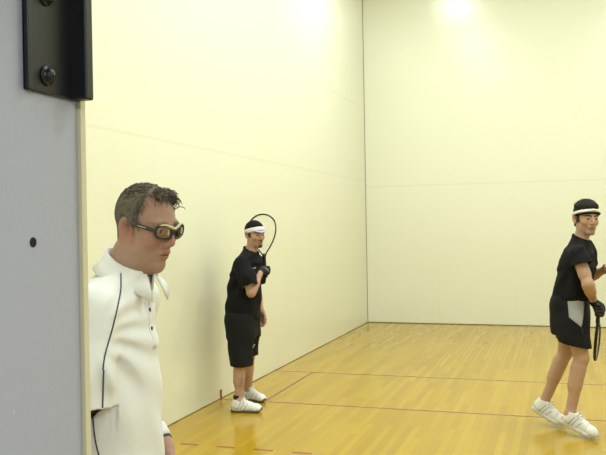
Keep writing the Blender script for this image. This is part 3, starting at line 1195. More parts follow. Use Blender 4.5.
# ------------------------------------------------------------------ man in the white polo shirt
def man_white():
    th = math.radians(-20)
    root = empty('person', (2.0903, 0.9064, 0.0), math.radians(30.89),
                 'man in a white polo shirt and dark goggles standing beside the grey door leaf', 'person')
    hb = angles(math.radians(-47), math.radians(10), math.radians(3))
    J = dict(th=th, head=np.array([0.0605, 0.0, 1.671]), headB=hb, head_s=0.870, skin=(0.40, 0.238, 0.185),
             style=dict(jaw=0.94, recede=0.24, long=0.87, narrow=1.05, ruddy=0.45, red=(0.42, 0.17, 0.125), lip=(0.30, 0.13, 0.105), brow=(0.16, 0.12, 0.09), brow_w=0.5,
                        stubble=(0.42, 0.30, 0.24, 0.25), iris=(0.06, 0.07, 0.08), gaze=(1, 0.12, -0.05)),
             torso=[(0.86, -0.05, 0, 0.115, 0.150), (1.05, -0.052, 0, 0.122, 0.152), (1.21, -0.055, 0, 0.122, 0.155), (1.41, -0.062, 0, 0.112, 0.165), (1.47, -0.05, 0, 0.080, 0.135), (1.53, -0.025, 0, 0.050, 0.070)],
             armR=[(-0.085, -0.170, 1.455), (-0.130, -0.225, 1.205), (-0.165, -0.155, 0.965)],
             armL=[(0.022, 0.160, 1.450), (0.012, 0.245, 1.200), (0.088, 0.130, 1.065)],
             legR=[(-0.078, -0.085, 0.90), (-0.075, -0.100, 0.49), (-0.095, -0.110, 0.095)],
             legL=[(-0.020, 0.085, 0.90), (-0.005, 0.100, 0.49), (-0.020, 0.120, 0.095)],
             footR=((-0.13, -0.10, 0.045), (0.055, -0.175, 0.035)), footL=((-0.055, 0.13, 0.045), (0.135, 0.065, 0.035)),
             neck0=(-0.025, 0.0, 1.49), neck1=(0.016, 0.0, 1.60), neck_r=0.053,
             hands=[dict(wrist=(-0.165, -0.155, 0.965), fdir=(0.03, 0.05, -1), palm=(0.34, 0.9, 0.0), right=True, curl=0.28),
                    dict(wrist=(0.088, 0.130, 1.065), fdir=(-0.02, -0.30, -0.95), palm=(-0.4, -0.75, 0.3), right=False, curl=0.32)])
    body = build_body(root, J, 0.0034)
    # polo shirt
    def folds(P):
        X, Y, Z = P
        armpit = np.exp(-(((X + 0.02) ** 2 + (Z - 1.30) ** 2) / 0.035))
        a = np.arctan2(Z - 1.42, X + 0.09)
        r = np.sqrt((Z - 1.42) ** 2 + (X + 0.09) ** 2)
        f = 0.0052 * np.sin(a * 15 + 3 * r * 6) * soft(r, 0.04, 0.12) * armpit * (Y < 0.06)
        f = f + 0.0028 * np.sin(31 * (Z + 0.55 * X) + 2.2 * np.sin(14 * Y + 5 * X)) * soft(1.36 - Z, 0.0, 0.15)
        f = f + 0.0016 * noise3(P, 26, 0.7)
        return f
    S = dict(lo=(-0.30, -0.37, 0.80), hi=(0.20, 0.37, 1.66), th=th,
             rows=[(0.70, -0.052, 0, 0.144, 0.182), (0.95, -0.055, 0, 0.138, 0.180), (1.21, -0.061, 0, 0.138, 0.182), (1.41, -0.066, 0, 0.130, 0.190), (1.475, -0.055, 0, 0.108, 0.172), (1.525, -0.028, 0, 0.082, 0.116), (1.57, 0.010, 0, 0.058, 0.064), (1.60, 0.014, 0, 0.056, 0.060)],
             extra=[((-0.02, -0.06, 1.497), (-0.085, -0.172, 1.470), 0.040, 0.054), ((0.0, 0.06, 1.497), (0.030, 0.162, 1.470), 0.040, 0.054)],
             rim=((0.014, 0, 1.572), (0.33, -0.12, 0.94)),
             sleeves=[dict(segs=[((-0.085, -0.172, 1.470), (-0.096, -0.205, 1.34), 0.064, 0.064), ((-0.096, -0.205, 1.34), (-0.103, -0.222, 1.17), 0.064, 0.066)], end=(-0.103, -0.215, 1.252), dir=(-0.06, -0.10, -1)),
                      dict(segs=[((0.022, 0.165, 1.470), (0.015, 0.215, 1.34), 0.062, 0.060), ((0.015, 0.215, 1.34), (0.012, 0.245, 1.17), 0.060, 0.062)], end=(0.012, 0.235, 1.252), dir=(0.03, 0.15, -1))],
             folds=folds, hem=0.845, t=0.008,
             neck=lambda P: smin(cone(P, (0.010, 0, 1.575), (0.05, 0, 1.70), 0.054, 0.075), cone(P, (0.045, -0.018, 1.535), (0.085, -0.035, 1.60), 0.018, 0.05), 0.02))
    sh, _ = build_shirt(root, S, 0.0036, M['white_knit'])
    collar_mesh(sh, (0.014, 0.0, 0.0), math.radians(-34), 0.059, 0.061, 1.574, 0.036, M['white_knit'], a0=17, flap=0.036, point=0.030)
    bv = bvh_of(sh)
    pip = [(-0.012, 0, 1.553), (-0.013, 0, 1.520), (-0.019, 0, 1.490), (-0.033, 0, 1.435), (-0.050, 0, 1.378), (-0.055, 0, 1.345)]
    pts = snap_along(bv, spline(pip, 30), (0, 1, 0), 0.6)
    MB().tube(pts, 0.0018, 6).build('piping', M['piping'], sh, True)
    pts = snap_along(bv, spline([(-0.053, 0, 1.345), (-0.056, 0, 1.300), (-0.058, 0, 1.2575)], 14), (0, 1, 0), 0.6)
    MB().tube(pts, 0.0018, 6).build('piping', M['piping'], sh, True)
    pts = snap_along(bv, spline([(-0.083, 0, 1.235), (-0.077, 0, 1.16), (-0.060, 0, 1.08), (-0.05, 0, 0.98), (-0.05, 0, 0.86)], 40), (0, 1, 0), 0.6)
    if len(pts) > 3:
        MB().tube(pts, 0.0018, 6).build('piping', M['piping'], sh, True)
    # placket and buttons down the front
    f = np.array([math.cos(th), math.sin(th), 0])
    pl = snap_along(bv, [np.array([-0.02, 0.006, z]) + f * 0.05 for z in np.linspace(1.515, 1.355, 14)], -f, 0.5, 0.001)
    if len(pl) > 3:
        MB().tube(pl, 0.015, 10, flat=(0.13, 1.0, tuple(f))).build('placket', M['white_knit'], sh, True)
    for z in (1.452, 1.405):
        hit = snap_along(bv, [np.array([-0.02, 0.006, z]) + f * 0.05], -f, 0.5, 0.003)
        if hit:
            T = Matrix.Translation(hit[0]) @ Vector(f).to_track_quat('Z', 'Y').to_matrix().to_4x4()
            MB().lathe([(0.0048, -0.002), (0.0055, 0.0), (0.0055, 0.0018), (0.0045, 0.0024)], 14, T).build('button', M['dark_button'], sh, True)
    # shorts and shoes
    def hem(P): return 0.52 - P[2] + 0 * P[0]
    build_shorts(root, dict(lo=(-0.28, -0.30, 0.48), hi=(0.22, 0.30, 1.02), th=th, top=1.0,
                            rows=[(0.72, -0.05, 0, 0.13, 0.165), (0.90, -0.05, 0, 0.130, 0.170), (1.02, -0.05, 0, 0.127, 0.165)],
                            legs=[[((-0.078, -0.085, 0.86), (-0.078, -0.102, 0.48), 0.105, 0.098)], [((-0.020, 0.085, 0.86), (-0.008, 0.102, 0.48), 0.105, 0.098)]],
                            hem=hem), 0.006, M['white_knit'])
    build_shoe(root, (-0.150, -0.088, 0.0), (0.115, -0.195, 0.0), 0.005, L=0.285)
    build_shoe(root, (-0.075, 0.142, 0.0), (0.190, 0.045, 0.0), 0.005, L=0.285)
    # wristband
    wv = norm(np.array([0.088, 0.130, 1.065]) - np.array([0.012, 0.245, 1.200]))
    w0 = np.array([0.088, 0.130, 1.065]) - wv * 0.028
    q = Vector(wv).to_track_quat('Z', 'Y').to_matrix().to_4x4()
    MB().lathe([(0.029, -0.022), (0.034, -0.021), (0.036, -0.012), (0.0355, 0.012), (0.0335, 0.021), (0.028, 0.022)], 24, Matrix.Translation(Vector(w0)) @ q).build('wristband', M['band_white'], root, True)
    MB().lathe([(0.028, -0.0035), (0.0338, -0.003), (0.0338, 0.003), (0.028, 0.0035)], 24, Matrix.Translation(Vector(w0 + wv * 0.025)) @ q).build('strap', M['piping'], root, True)
    # receding grey-brown hair
    def mask(P):
        x, y, z = P
        ay = np.abs(y)
        low = np.where(x < -0.055, -0.068, np.where(x < -0.02, -0.068 + (x + 0.055) / 0.035 * 0.085, 0.005))
        m1 = soft(z - low, 0.0, 0.012)
        front = 0.010 + 0.12 * np.maximum(z - 0.03, 0)
        m1 = m1 * (1 - soft(x, front, front + 0.016))                      # sides and back
        m2 = soft(z, 0.088, 0.102) * (1 - soft(ay, 0.034, 0.046)) * (1 - soft(x, 0.046, 0.060))     # top strip
        return m1, m2

    def tf(P):
        m1, m2 = mask(P)
        x, y, z = P
        top = soft(z, 0.075, 0.11)
        thick = -0.006 + np.maximum(m1 * (0.0150 - 0.006 * top), m2 * 0.0115)
        return thick + 0.0009 * np.sin(330 * (y + 0.4 * z) + 3 * np.sin(50 * x)) * np.maximum(m1, m2)
    def tint(V):
        x, y, z = V.T
        c = np.tile(np.array([0.125, 0.108, 0.096]), (len(V), 1))
        c = blend(c, (0.17, 0.15, 0.135), RNG.uniform(0, 0.5, len(V)))
        c = blend(c, (0.30, 0.21, 0.16), soft(z, 0.085, 0.115) * 0.45)
        return c
    hair = offset_shell('hair', J, tf, M['hair'], root, 0.0034, tint)
    mb = MB(); cols = []
    for i in range(2300):
        a = RNG.uniform(0, 2 * math.pi); el = math.asin(RNG.uniform(-0.5, 1.0))
        dirv = np.array([math.cos(a) * math.cos(el), math.sin(a) * math.cos(el), math.sin(el)])
        p = np.array([-0.014, 0, 0.036]) + dirv * np.array([0.094, 0.074, 0.084])
        m1, m2 = mask(tuple(np.array([c]) for c in p - np.array([RNG.uniform(0, 0.012), 0, 0])))
        m = max(float(m1[0]), float(m2[0]))
        if m < 0.5: continue
        nrm = norm(dirv / np.array([0.094, 0.074, 0.084]))
        top = float(sstep(np.array([p[2]]), 0.07, 0.10)[0])
        frontness = float(sstep(np.array([p[0]]), 0.0, 0.05)[0])
        flow = np.array([-0.55 + 1.6 * frontness, 0.15 * np.sign(p[1]), -1.0 * (1 - top) + 0.15 * frontness])
        flow = flow + RNG.normal(0, 0.16, 3)
        flow = flow - nrm * (flow @ nrm)
        flow = norm(flow)
        L = 0.016 + 0.016 * top + 0.012 * frontness
        lift = 0.16 + 0.30 * top * RNG.uniform(0.0, 1.2)
        q0 = p + nrm * (0.0078 * (1 - top) + 0.0035 * top); q1 = q0 + (flow * 0.9 + nrm * lift) * L * 0.5; q2 = q1 + (flow + nrm * (lift - 0.75)) * L * 0.5
        mb.tube(to_head(J, [q0, q1, q2]), [0.0010, 0.0008, 0.0003], 4)
        shade = RNG.uniform(0.75, 1.6)
        cols.append(np.array([0.125, 0.108, 0.096]) * shade)
    # loose wisps standing up over the forehead
    for i in range(170):
        y0 = RNG.uniform(-0.030, 0.052); x0 = RNG.uniform(0.026, 0.054)
        zz = 0.036 + 0.084 * math.sqrt(max(0.05, 1 - ((x0 + 0.014) / 0.094) ** 2 - (y0 / 0.074) ** 2))
        p = np.array([x0, y0, zz])
        k = RNG.uniform(0.5, 1.0)
        q1 = p + np.array([0.012, RNG.normal(0, 0.006), 0.014 * k]); q2 = q1 + np.array([0.011, RNG.normal(0.002, 0.006), -0.003 + 0.008 * (k - 0.5)]); q3 = q2 + np.array([0.002, RNG.normal(0, 0.004), -0.012 * k])
        mb.tube(to_head(J, [p - np.array([0.004, 0, 0.004]), q1, q2, q3]), [0.0014, 0.0013, 0.0011, 0.0004], 4)
        cols.append(np.array([0.13, 0.108, 0.092]) * RNG.uniform(0.8, 1.6))
    st = mb.build('strands', M['hair'], hair, True)
    cc = []
    nv = len(st.data.vertices)
    # colours follow the tubes in the order they were added (12 or 16 vertices each)
    sizes = [12] * (len(cols) - 170) + [16] * 170
    for s_, c in zip(sizes, cols): cc += [c] * s_
    set_tint(st.data, np.array(cc))
    # goggles
    gl = MB(); br = MB(); parts = []
    def rim(sy):
        pts = []
        for i in range(40):
            a = 2 * math.pi * i / 40
            ca, sa = math.cos(a), math.sin(a)
            yy = 0.0320 + 0.0280 * math.copysign(abs(ca) ** 0.8, ca)
            zz = 0.000 + 0.0205 * math.copysign(abs(sa) ** 0.8, sa) - 0.0035 * (yy - 0.0320) / 0.03 * (sa < 0) * -1
            xx = 0.1035 - 0.32 * max(0, yy - 0.012) - 2.4 * max(0, yy - 0.03) ** 2
            pts.append((xx, yy * sy, zz))
        return pts
    for sy in (1, -1):
        gl.tube(to_head(J, rim(sy)), 0.0029, 8, closed=True)
    gl.tube(to_head(J, spline([(0.1025, 0.010, 0.004), (0.1065, 0.0, 0.008), (0.1025, -0.010, 0.004)], 10)), 0.0036, 8)
    g = gl.build('goggles', M['goggle'], root, True)
    for sy in (1, -1):
        t_ = MB()
        tp = [(0.0835, 0.0600, 0.006), (0.072, 0.0675, 0.0085), (0.045, 0.0735, 0.0115), (0.010, 0.0765, 0.0150), (-0.012, 0.0765, 0.0165), (-0.030, 0.076, 0.006), (-0.037, 0.075, -0.014)]
        t_.tube(to_head(J, spline([(x, y * sy, z) for x, y, z in tp], 36)), list(np.interp(np.linspace(0, 1, 36), [0, 0.2, 0.7, 1], [0.0056, 0.0052, 0.0040, 0.0028])), 8, flat=(1.0, 0.5, tuple(hb[2])))
        te = t_.build('temple', M['goggle'], g, True)
        MB().tube(to_head(J, spline([(0.062, 0.0735 * sy, 0.0098), (0.045, 0.0765 * sy, 0.0115), (0.034, 0.0775 * sy, 0.0125)], 8)), 0.0012, 6).build('temple_mark', M['decal'], te, True)
        pts = np.array(rim(sy)); c = pts.mean(0)
        lens = MB()
        ring = [pts, c + (pts - c) * 0.5]
        v = [tuple(p) for p in to_head(J, ring[0])] + [tuple(p) for p in to_head(J, c + (pts - c) * 0.5 + np.array([0.004, 0, 0]))] + [tuple(to_head(J, [c + np.array([0.0055, 0, 0])])[0])]
        fc = [(i, (i + 1) % 40, 40 + (i + 1) % 40, 40 + i) for i in range(40)] + [(40 + i, 40 + (i + 1) % 40, 80) for i in range(40)]
        lo = lens.add(v, fc).build('lens', M['lens'], g, True)
        md = lo.modifiers.new('thickness', 'SOLIDIFY'); md.thickness = 0.0016; md.offset = 0
    bp = [(0.0915, 0.048, 0.0195), (0.1010, 0.030, 0.0215), (0.1060, 0.014, 0.0150), (0.1085, 0.0, 0.0105), (0.1060, -0.014, 0.0150), (0.1010, -0.030, 0.0215), (0.0915, -0.048, 0.0195)]
    MB().tube(to_head(J, spline(bp, 40)), list(np.interp(np.linspace(0, 1, 40), [0, 0.25, 0.5, 0.75, 1], [0.0020, 0.0033, 0.0036, 0.0033, 0.0020])), 8).build('bridge', M['goggle_bridge'], g, True)
    return root


man_white()


# ------------------------------------------------------------------ player by the left wall
def player_band():
    th = math.radians(-25)
    root = empty('person', (0.4351, 5.7439, 0.0), math.radians(22.40),
                 'player in black with a white headband holding a racket up by the left wall', 'person')
    hb = angles(math.radians(-54), math.radians(5), math.radians(2))
    t = norm((-0.05, 0.20, 0.97)); f0 = np.array([0.77, 0.6, -0.1]); f = norm(f0 - t * (f0 @ t)); p = np.cross(t, f)
    W = np.array([0.143, 0.085, 1.262])
    rh = dict(wrist=tuple(W), fdir=tuple(f), palm=tuple(p), right=True, curl=0.80, thumb=1.0, scale=1.0)
    J = dict(th=th, head=np.array([0.092, 0.110, 1.592]), headB=hb, head_s=1.0, skin=(0.47, 0.285, 0.20),
             style=dict(ruddy=0.2, red=(0.40, 0.17, 0.12), lip=(0.30, 0.13, 0.11), brow=(0.02, 0.015, 0.012), goatee=(0.018, 0.014, 0.012),
                        stubble=(0.14, 0.10, 0.08, 0.18), sideburn=(0.02, 0.016, 0.014, -0.03), iris=(0.02, 0.012, 0.008), gaze=(1, 0.0, 0.0)),
             torso=[(0.84, -0.03, 0.12, 0.11, 0.155), (1.05, -0.015, 0.12, 0.105, 0.150), (1.25, 0.008, 0.12, 0.100, 0.160), (1.34, 0.025, 0.12, 0.082, 0.145), (1.40, 0.038, 0.12, 0.055, 0.080)],
             armR=[(-0.040, -0.050, 1.335), (0.045, -0.105, 1.072), tuple(W)],
             armL=[(0.110, 0.275, 1.335), (0.098, 0.345, 1.060), (0.138, 0.270, 0.865)],
             legR=[(-0.060, 0.030, 0.84), (-0.060, -0.030, 0.44), (-0.086, -0.070, 0.10)],
             legL=[(0.005, 0.205, 0.84), (0.018, 0.290, 0.45), (0.002, 0.392, 0.10)],
             footR=((-0.125, -0.062, 0.045), (0.06, -0.115, 0.035)), footL=((-0.025, 0.42, 0.045), (0.105, 0.31, 0.035)),
             calf=np.array([-0.9, 0.1, 0]),
             neck0=(0.030, 0.120, 1.38), neck1=(0.070, 0.115, 1.51), neck_r=0.055,
             hands=[rh, dict(wrist=(0.138, 0.270, 0.865), fdir=(0.16, -0.16, -0.95), palm=(-0.42, -0.91, 0.0), right=False, curl=0.45, thumb=0.6)])
    # two inked patches on the near calf show as darker skin
    def tat(V, col):
        w = np.exp(-((V[:, 0] + 0.055) ** 2 / 0.0004 + (V[:, 2] - 0.27) ** 2 / 0.004)) * (V[:, 1] < 0.1)
        return blend(col, (0.12, 0.09, 0.08), w * 0.5)
    J['tints'] = [tat]
    build_body(root, J, 0.0045)

    def folds(P):
        X, Y, Z = P
        a = np.arctan2(Z - 1.30, X + 0.05)
        r = np.sqrt((Z - 1.30) ** 2 + (X + 0.05) ** 2)
        return 0.006 * np.sin(a * 11 + 14 * r) * soft(r, 0.06, 0.16) * (1 - soft(r, 0.30, 0.42)) + 0.0035 * np.sin(26 * (Z + 0.4 * X) + 2 * np.sin(12 * Y)) + 0.002 * noise3(P, 24, 0.3)
    S = dict(lo=(-0.30, -0.33, 0.78), hi=(0.33, 0.52, 1.52), th=th,
             rows=[(0.72, -0.035, 0.12, 0.150, 0.195), (0.95, -0.028, 0.12, 0.150, 0.195), (1.10, -0.010, 0.12, 0.145, 0.195), (1.25, 0.008, 0.12, 0.128, 0.195), (1.345, 0.024, 0.12, 0.112, 0.175), (1.405, 0.038, 0.12, 0.086, 0.122), (1.455, 0.050, 0.12, 0.068, 0.080), (1.52, 0.056, 0.12, 0.064, 0.072)], rim=((0.050, 0.118, 1.452), (0.42, -0.2, 0.88)),
             extra=[((0.025, 0.06, 1.398), (-0.034, -0.045, 1.345), 0.042, 0.050), ((0.06, 0.18, 1.398), (0.108, 0.275, 1.345), 0.042, 0.050)],
             sleeves=[dict(segs=[((-0.040, -0.050, 1.335), (0.010, -0.092, 1.20), 0.064, 0.080), ((0.010, -0.092, 1.20), (0.045, -0.118, 1.06), 0.082, 0.086)], end=(0.028, -0.105, 1.135), dir=(0.20, -0.25, -0.95)),
                      dict(segs=[((0.108, 0.275, 1.338), (0.105, 0.325, 1.20), 0.062, 0.076), ((0.105, 0.325, 1.20), (0.100, 0.345, 1.04), 0.078, 0.080)], end=(0.10, 0.335, 1.125), dir=(0, 0.2, -1))],
             folds=folds, hem=0.815, t=0.010,
             neck=lambda P: cone(P, (0.045, 0.118, 1.452), (0.085, 0.113, 1.60), 0.054, 0.075))
    sh, _ = build_shirt(root, S, 0.005, M['black_knit'])
    # ribbed neckline
    ring = []
    for i in range(40):
        a = 2 * math.pi * i / 40
        ring.append((0.047 + 0.060 * math.cos(a), 0.118 + 0.060 * math.sin(a), 1.449 - 0.030 * math.cos(a - th)))
    MB().tube(ring, 0.006, 8, closed=True).build('neckband', M['black_knit'], sh, True)
    bv = bvh_of(sh)
    e = snap_along(bv, spline([(0.062, 0, 1.288), (0.078, 0, 1.285), (0.090, 0, 1.292)], 8), (0, 1, 0), 0.6, 0.001)
    if len(e) > 2: MB().tube(e, 0.0040, 6).build('chest_emblem', M['decal'], sh, True)

    def sfold(P):
        X, Y, Z = P
        return 0.006 * np.sin(34 * (X + 0.35 * Y) + 5 * Z) * soft(0.8 - Z, 0.0, 0.25) + 0.004 * np.sin(24 * Z + 12 * X)
    hem = lambda P: np.where(P[1] < 0.13, 0.405, 0.455) - 0.10 * (P[0] + 0.05) * 0 - P[2] + 0 * P[0]
    sho = build_shorts(root, dict(lo=(-0.30, -0.22, 0.37), hi=(0.26, 0.48, 0.98), th=th, top=0.96,
                                  rows=[(0.66, -0.035, 0.12, 0.140, 0.180), (0.82, -0.035, 0.12, 0.145, 0.185), (0.98, -0.03, 0.12, 0.135, 0.175)],
                                  legs=[[((-0.060, 0.035, 0.80), (-0.058, -0.025, 0.36), 0.128, 0.100)], [((0.0, 0.205, 0.80), (0.005, 0.285, 0.36), 0.122, 0.098)]],
                                  hem=hem, folds=sfold, k=0.045), 0.005, M['black_short'])
    bv = bvh_of(sho)
    e = snap_along(bv, spline([(0.052, 0, 0.572), (0.062, 0, 0.560), (0.072, 0, 0.566)], 6), (0, 1, 0), 0.6, 0.001)
    if len(e) > 2: MB().tube(e, 0.004, 6).build('emblem', M['decal'], sho, True)
    build_shoe(root, (-0.152, -0.052, 0.0), (0.122, -0.130, 0.0), 0.005, L=0.285, sock=0.02)
    build_shoe(root, (-0.045, 0.440, 0.0), (0.140, 0.270, 0.0), 0.005, L=0.275, marks=(0.25, 0.26, 0.28))
    # bandana, white headband, lavender brim
    line = lambda x: 0.040 + 0.30 * x
    def tcap(P):
        x, y, z = P
        return -0.006 + 0.0165 * soft(z - line(x), -0.002, 0.006) + 0.001 * noise3(P, 60, 0.2)
    offset_shell('bandana', J, tcap, M['black_knit'], root, 0.005)
    def tband(P):
        x, y, z = P
        return -0.006 + 0.0205 * soft(0.0235 - np.abs(z - line(x) + 0.002), 0.0, 0.006)
    band = offset_shell('headband', J, tband, M['band_white'], root, 0.004)
    G = Grid((0.02, -0.09, 0.0), (0.16, 0.09, 0.09), 0.0035)
    P = G.P(); a = 0.30
    B = [[math.cos(a), 0, -math.sin(a)], [0, 1, 0], [math.sin(a), 0, math.cos(a)]]
    d = ell(P, (0.076, 0, 0.040), (0.046, 0.064, 0.0075), B)
    G.d = np.maximum(d, 0.055 - P[0] + 0 * d).astype(np.float32)
    me, V = G.mesh('brim', 1)
    me.vertices.foreach_set('co', to_head(J, V).astype(np.float32).ravel()); me.update()
    link('brim', me, M['lavender'], band)
    # glove on the racket hand
    fa = norm(W - np.array([0.045, -0.105, 1.072]))
    gl, pt = build_glove(root, rh, 0.004, tuple(W - fa * 0.018))
    MB().tube([pt(0.030, 0.022, -0.018), pt(0.055, 0.004, -0.0185), pt(0.075, -0.012, -0.0165)], 0.006, 8, flat=(0.35, 1.0, tuple(p))).build('glove_patch', M['glove_patch'], gl, True)
    # racket
    racket('racket', tuple(np.array(Matrix.Rotation(math.radians(22.40), 3, 'Z') @ Vector(W + f * 0.076 + p * 0.034 - t * 0.062)) + np.array([0.4351, 5.7439, 0])),
           np.array(Matrix.Rotation(math.radians(22.40), 3, 'Z') @ Vector(t)), np.array(Matrix.Rotation(math.radians(22.40), 3, 'Z') @ Vector((0.97, -0.26, 0.1))),
           'black racket held upright behind the head of the player by the left wall', scale=1.08)
    return root


player_band()


# ------------------------------------------------------------------ player at the right
def player_right():
    th = math.radians(-15)
    root = empty('person', (3.2461, 5.7068, 0.0), math.radians(-0.58),
                 'player in black with grey side panels on the shorts, looking back at the right edge', 'person')
    hb = angles(math.radians(-62), math.radians(4), math.radians(-2))
    t = norm((-0.02, 0.60, -0.80)); f0 = np.array([0.50, -0.20, -0.60]); f = norm(f0 - t * (f0 @ t)); p = np.cross(t, f)
    W = np.array([0.150, -0.120, 1.035])
    rh = dict(wrist=tuple(W), fdir=tuple(f), palm=tuple(p), right=True, curl=0.80, thumb=1.0, scale=1.05)
    J = dict(th=th, head=np.array([0.109, 0.0, 1.684]), headB=hb, head_s=1.08, skin=(0.48, 0.30, 0.215),
             style=dict(ruddy=0.25, red=(0.46, 0.2, 0.15), lip=(0.34, 0.15, 0.12), brow=(0.02, 0.015, 0.012), brow_w=1.0,
                        stubble=(0.22, 0.15, 0.115, 0.45), sideburn=(0.02, 0.016, 0.014, -0.035), iris=(0.02, 0.012, 0.008), gaze=(1, 0.05, -0.05)),
             torso=[(0.93, -0.025, 0, 0.115, 0.150), (1.08, -0.005, 0, 0.110, 0.148), (1.25, 0.024, 0, 0.105, 0.160), (1.38, 0.040, 0, 0.085, 0.145), (1.45, 0.050, 0, 0.055, 0.080)],
             armR=[(0.042, -0.178, 1.395), (0.108, -0.250, 1.185), tuple(W)],
             armL=[(0.118, 0.178, 1.400), (0.125, 0.310, 1.200), (0.245, 0.160, 1.270)],
             legR=[(0.0, -0.10, 0.90), (0.052, -0.122, 0.60), (-0.036, -0.150, 0.17)],
             legL=[(-0.03, 0.10, 0.90), (-0.065, 0.105, 0.61), (-0.236, 0.130, 0.19)],
             footR=((-0.075, -0.135, 0.125), (0.095, -0.210, 0.05)), footL=((-0.285, 0.140, 0.145), (-0.12, 0.075, 0.055)),
             neck0=(0.050, 0.0, 1.45), neck1=(0.085, 0.0, 1.59), neck_r=0.060, girth=1.06,
             hands=[rh, dict(wrist=(0.245, 0.160, 1.270), fdir=(0.45, -0.85, 0.10), palm=(-0.75, -0.35, -0.2), right=False, curl=0.5, thumb=0.6)])
    build_body(root, J, 0.0045)

    def folds(P):
        X, Y, Z = P
        a = np.arctan2(Z - 1.36, X + 0.02)
        r = np.sqrt((Z - 1.36) ** 2 + (X + 0.02) ** 2)
        return 0.005 * np.sin(a * 11 + 12 * r) * soft(r, 0.06, 0.16) * (1 - soft(r, 0.28, 0.4)) + 0.0032 * np.sin(28 * (Z - 0.4 * X) + 2 * np.sin(13 * Y)) + 0.002 * noise3(P, 22, 0.9)
    S = dict(lo=(-0.27, -0.38, 1.00), hi=(0.33, 0.46, 1.60), th=th,
             rows=[(0.90, -0.02, 0, 0.148, 0.190), (1.05, -0.008, 0, 0.146, 0.190), (1.20, 0.018, 0, 0.140, 0.195), (1.34, 0.034, 0, 0.128, 0.195), (1.425, 0.043, 0, 0.108, 0.175), (1.480, 0.056, 0, 0.086, 0.120), (1.535, 0.068, 0, 0.068, 0.080), (1.60, 0.074, 0, 0.065, 0.074)], rim=((0.070, 0, 1.532), (0.38, -0.1, 0.92)),
             extra=[((0.045, -0.06, 1.468), (0.040, -0.175, 1.422), 0.045, 0.050), ((0.085, 0.07, 1.465), (0.118, 0.178, 1.432), 0.045, 0.056)],
             sleeves=[dict(segs=[((0.042, -0.180, 1.415), (0.078, -0.222, 1.32), 0.060, 0.070), ((0.078, -0.222, 1.32), (0.110, -0.250, 1.23), 0.070, 0.070)], end=(0.080, -0.222, 1.335), dir=(0.22, -0.2, -0.95)),
                      dict(segs=[((0.118, 0.180, 1.425), (0.122, 0.25, 1.31), 0.068, 0.070), ((0.122, 0.25, 1.31), (0.125, 0.30, 1.22), 0.070, 0.070)], end=(0.122, 0.245, 1.32), dir=(0, 0.5, -0.86))],
             folds=folds, hem=lambda P: 1.055 - 0.05 * (P[0] + 0.15) - P[2] + 0 * P[1], t=0.010,
             neck=lambda P: cone(P, (0.070, 0, 1.528), (0.11, 0, 1.68), 0.058, 0.08))
    sh, _ = build_shirt(root, S, 0.005, M['black_knit'])
    ring = []
    for i in range(40):
        a = 2 * math.pi * i / 40
        ring.append((0.068 + 0.063 * math.cos(a), 0.063 * math.sin(a), 1.530 - 0.028 * math.cos(a - th)))
    MB().tube(ring, 0.008, 8, closed=True).build('neckband', M['black_knit'], sh, True)

    def sfold(P):
        X, Y, Z = P
        return 0.006 * np.sin(34 * (X + 0.35 * Y) + 5 * Z) * soft(0.92 - Z, 0.0, 0.2) + 0.003 * np.sin(24 * Z + 12 * X)
    hem = lambda P: 0.728 - 0.20 * (P[0] + 0.13) + np.where(P[1] > 0.02, 0.02, 0.0) - P[2]
    sho = build_shorts(root, dict(lo=(-0.27, -0.33, 0.60), hi=(0.24, 0.33, 1.12), th=th, top=1.10,
                                  rows=[(0.80, -0.022, 0, 0.142, 0.180), (0.90, -0.028, 0, 0.147, 0.190), (0.98, -0.029, 0, 0.148, 0.190), (1.12, -0.006, 0, 0.132, 0.175)],
                                  legs=[[((-0.005, -0.095, 0.86), (0.018, -0.115, 0.62), 0.125, 0.117)], [((-0.040, 0.095, 0.86), (-0.056, 0.105, 0.64), 0.125, 0.112)]],
                                  hem=hem, folds=sfold, k=0.05), 0.005, M['black_short'])
    bv = bvh_of(sho)
    # grey side panel: columns of points laid on the cloth
    n, m = 13, 17
    v = []; ok = True
    for j in range(m):
        w = j / (m - 1)
        for i in range(n):
            u = i / (n - 1)
            zt = 1.055; R0 = -0.042 + 0.010 * w; R1 = 0.078 - 0.022 * w * w
            zb = 0.925 - 0.075 * u
            R = R0 + (R1 - R0) * u
            z = zt + (zb - zt) * w
            hit = snap_along(bv, [(R, 0, z)], (0, 1, 0), 0.6, 0.0025)
            if not hit: ok = False; v.append((R, -0.19, z))
            else: v.append(tuple(hit[0]))
    fc = [(j * n + i, j * n + i + 1, (j + 1) * n + i + 1, (j + 1) * n + i) for j in range(m - 1) for i in range(n - 1)]
    pn = MB().add(v, fc).build('side_panel', M['grey_panel'], sho, True)
    md = pn.modifiers.new('thickness', 'SOLIDIFY'); md.thickness = 0.003; md.offset = 0
    e = snap_along(bv, spline([(-0.035, 0, 0.93), (0.0, 0, 0.905), (0.055, 0, 0.848), (0.066, 0, 0.80)], 20), (0, 1, 0), 0.6, 0.001)
    if len(e) > 3: MB().tube(e, 0.006, 6, flat=(0.5, 1.0, (0, 1, 0))).build('piping', M['navy'], sho, True)
    build_shoe(root, (-0.108, -0.118, 0.088), (0.148, -0.236, 0.0), 0.005, L=0.298, fat=1.25, sole_mat='sole_white', marks=(0.22, 0.28, 0.50))
    build_shoe(root, (-0.338, 0.155, 0.118), (-0.088, 0.055, 0.006), 0.005, L=0.298, fat=1.25, sole_mat='sole_white', marks=(0.22, 0.28, 0.50))
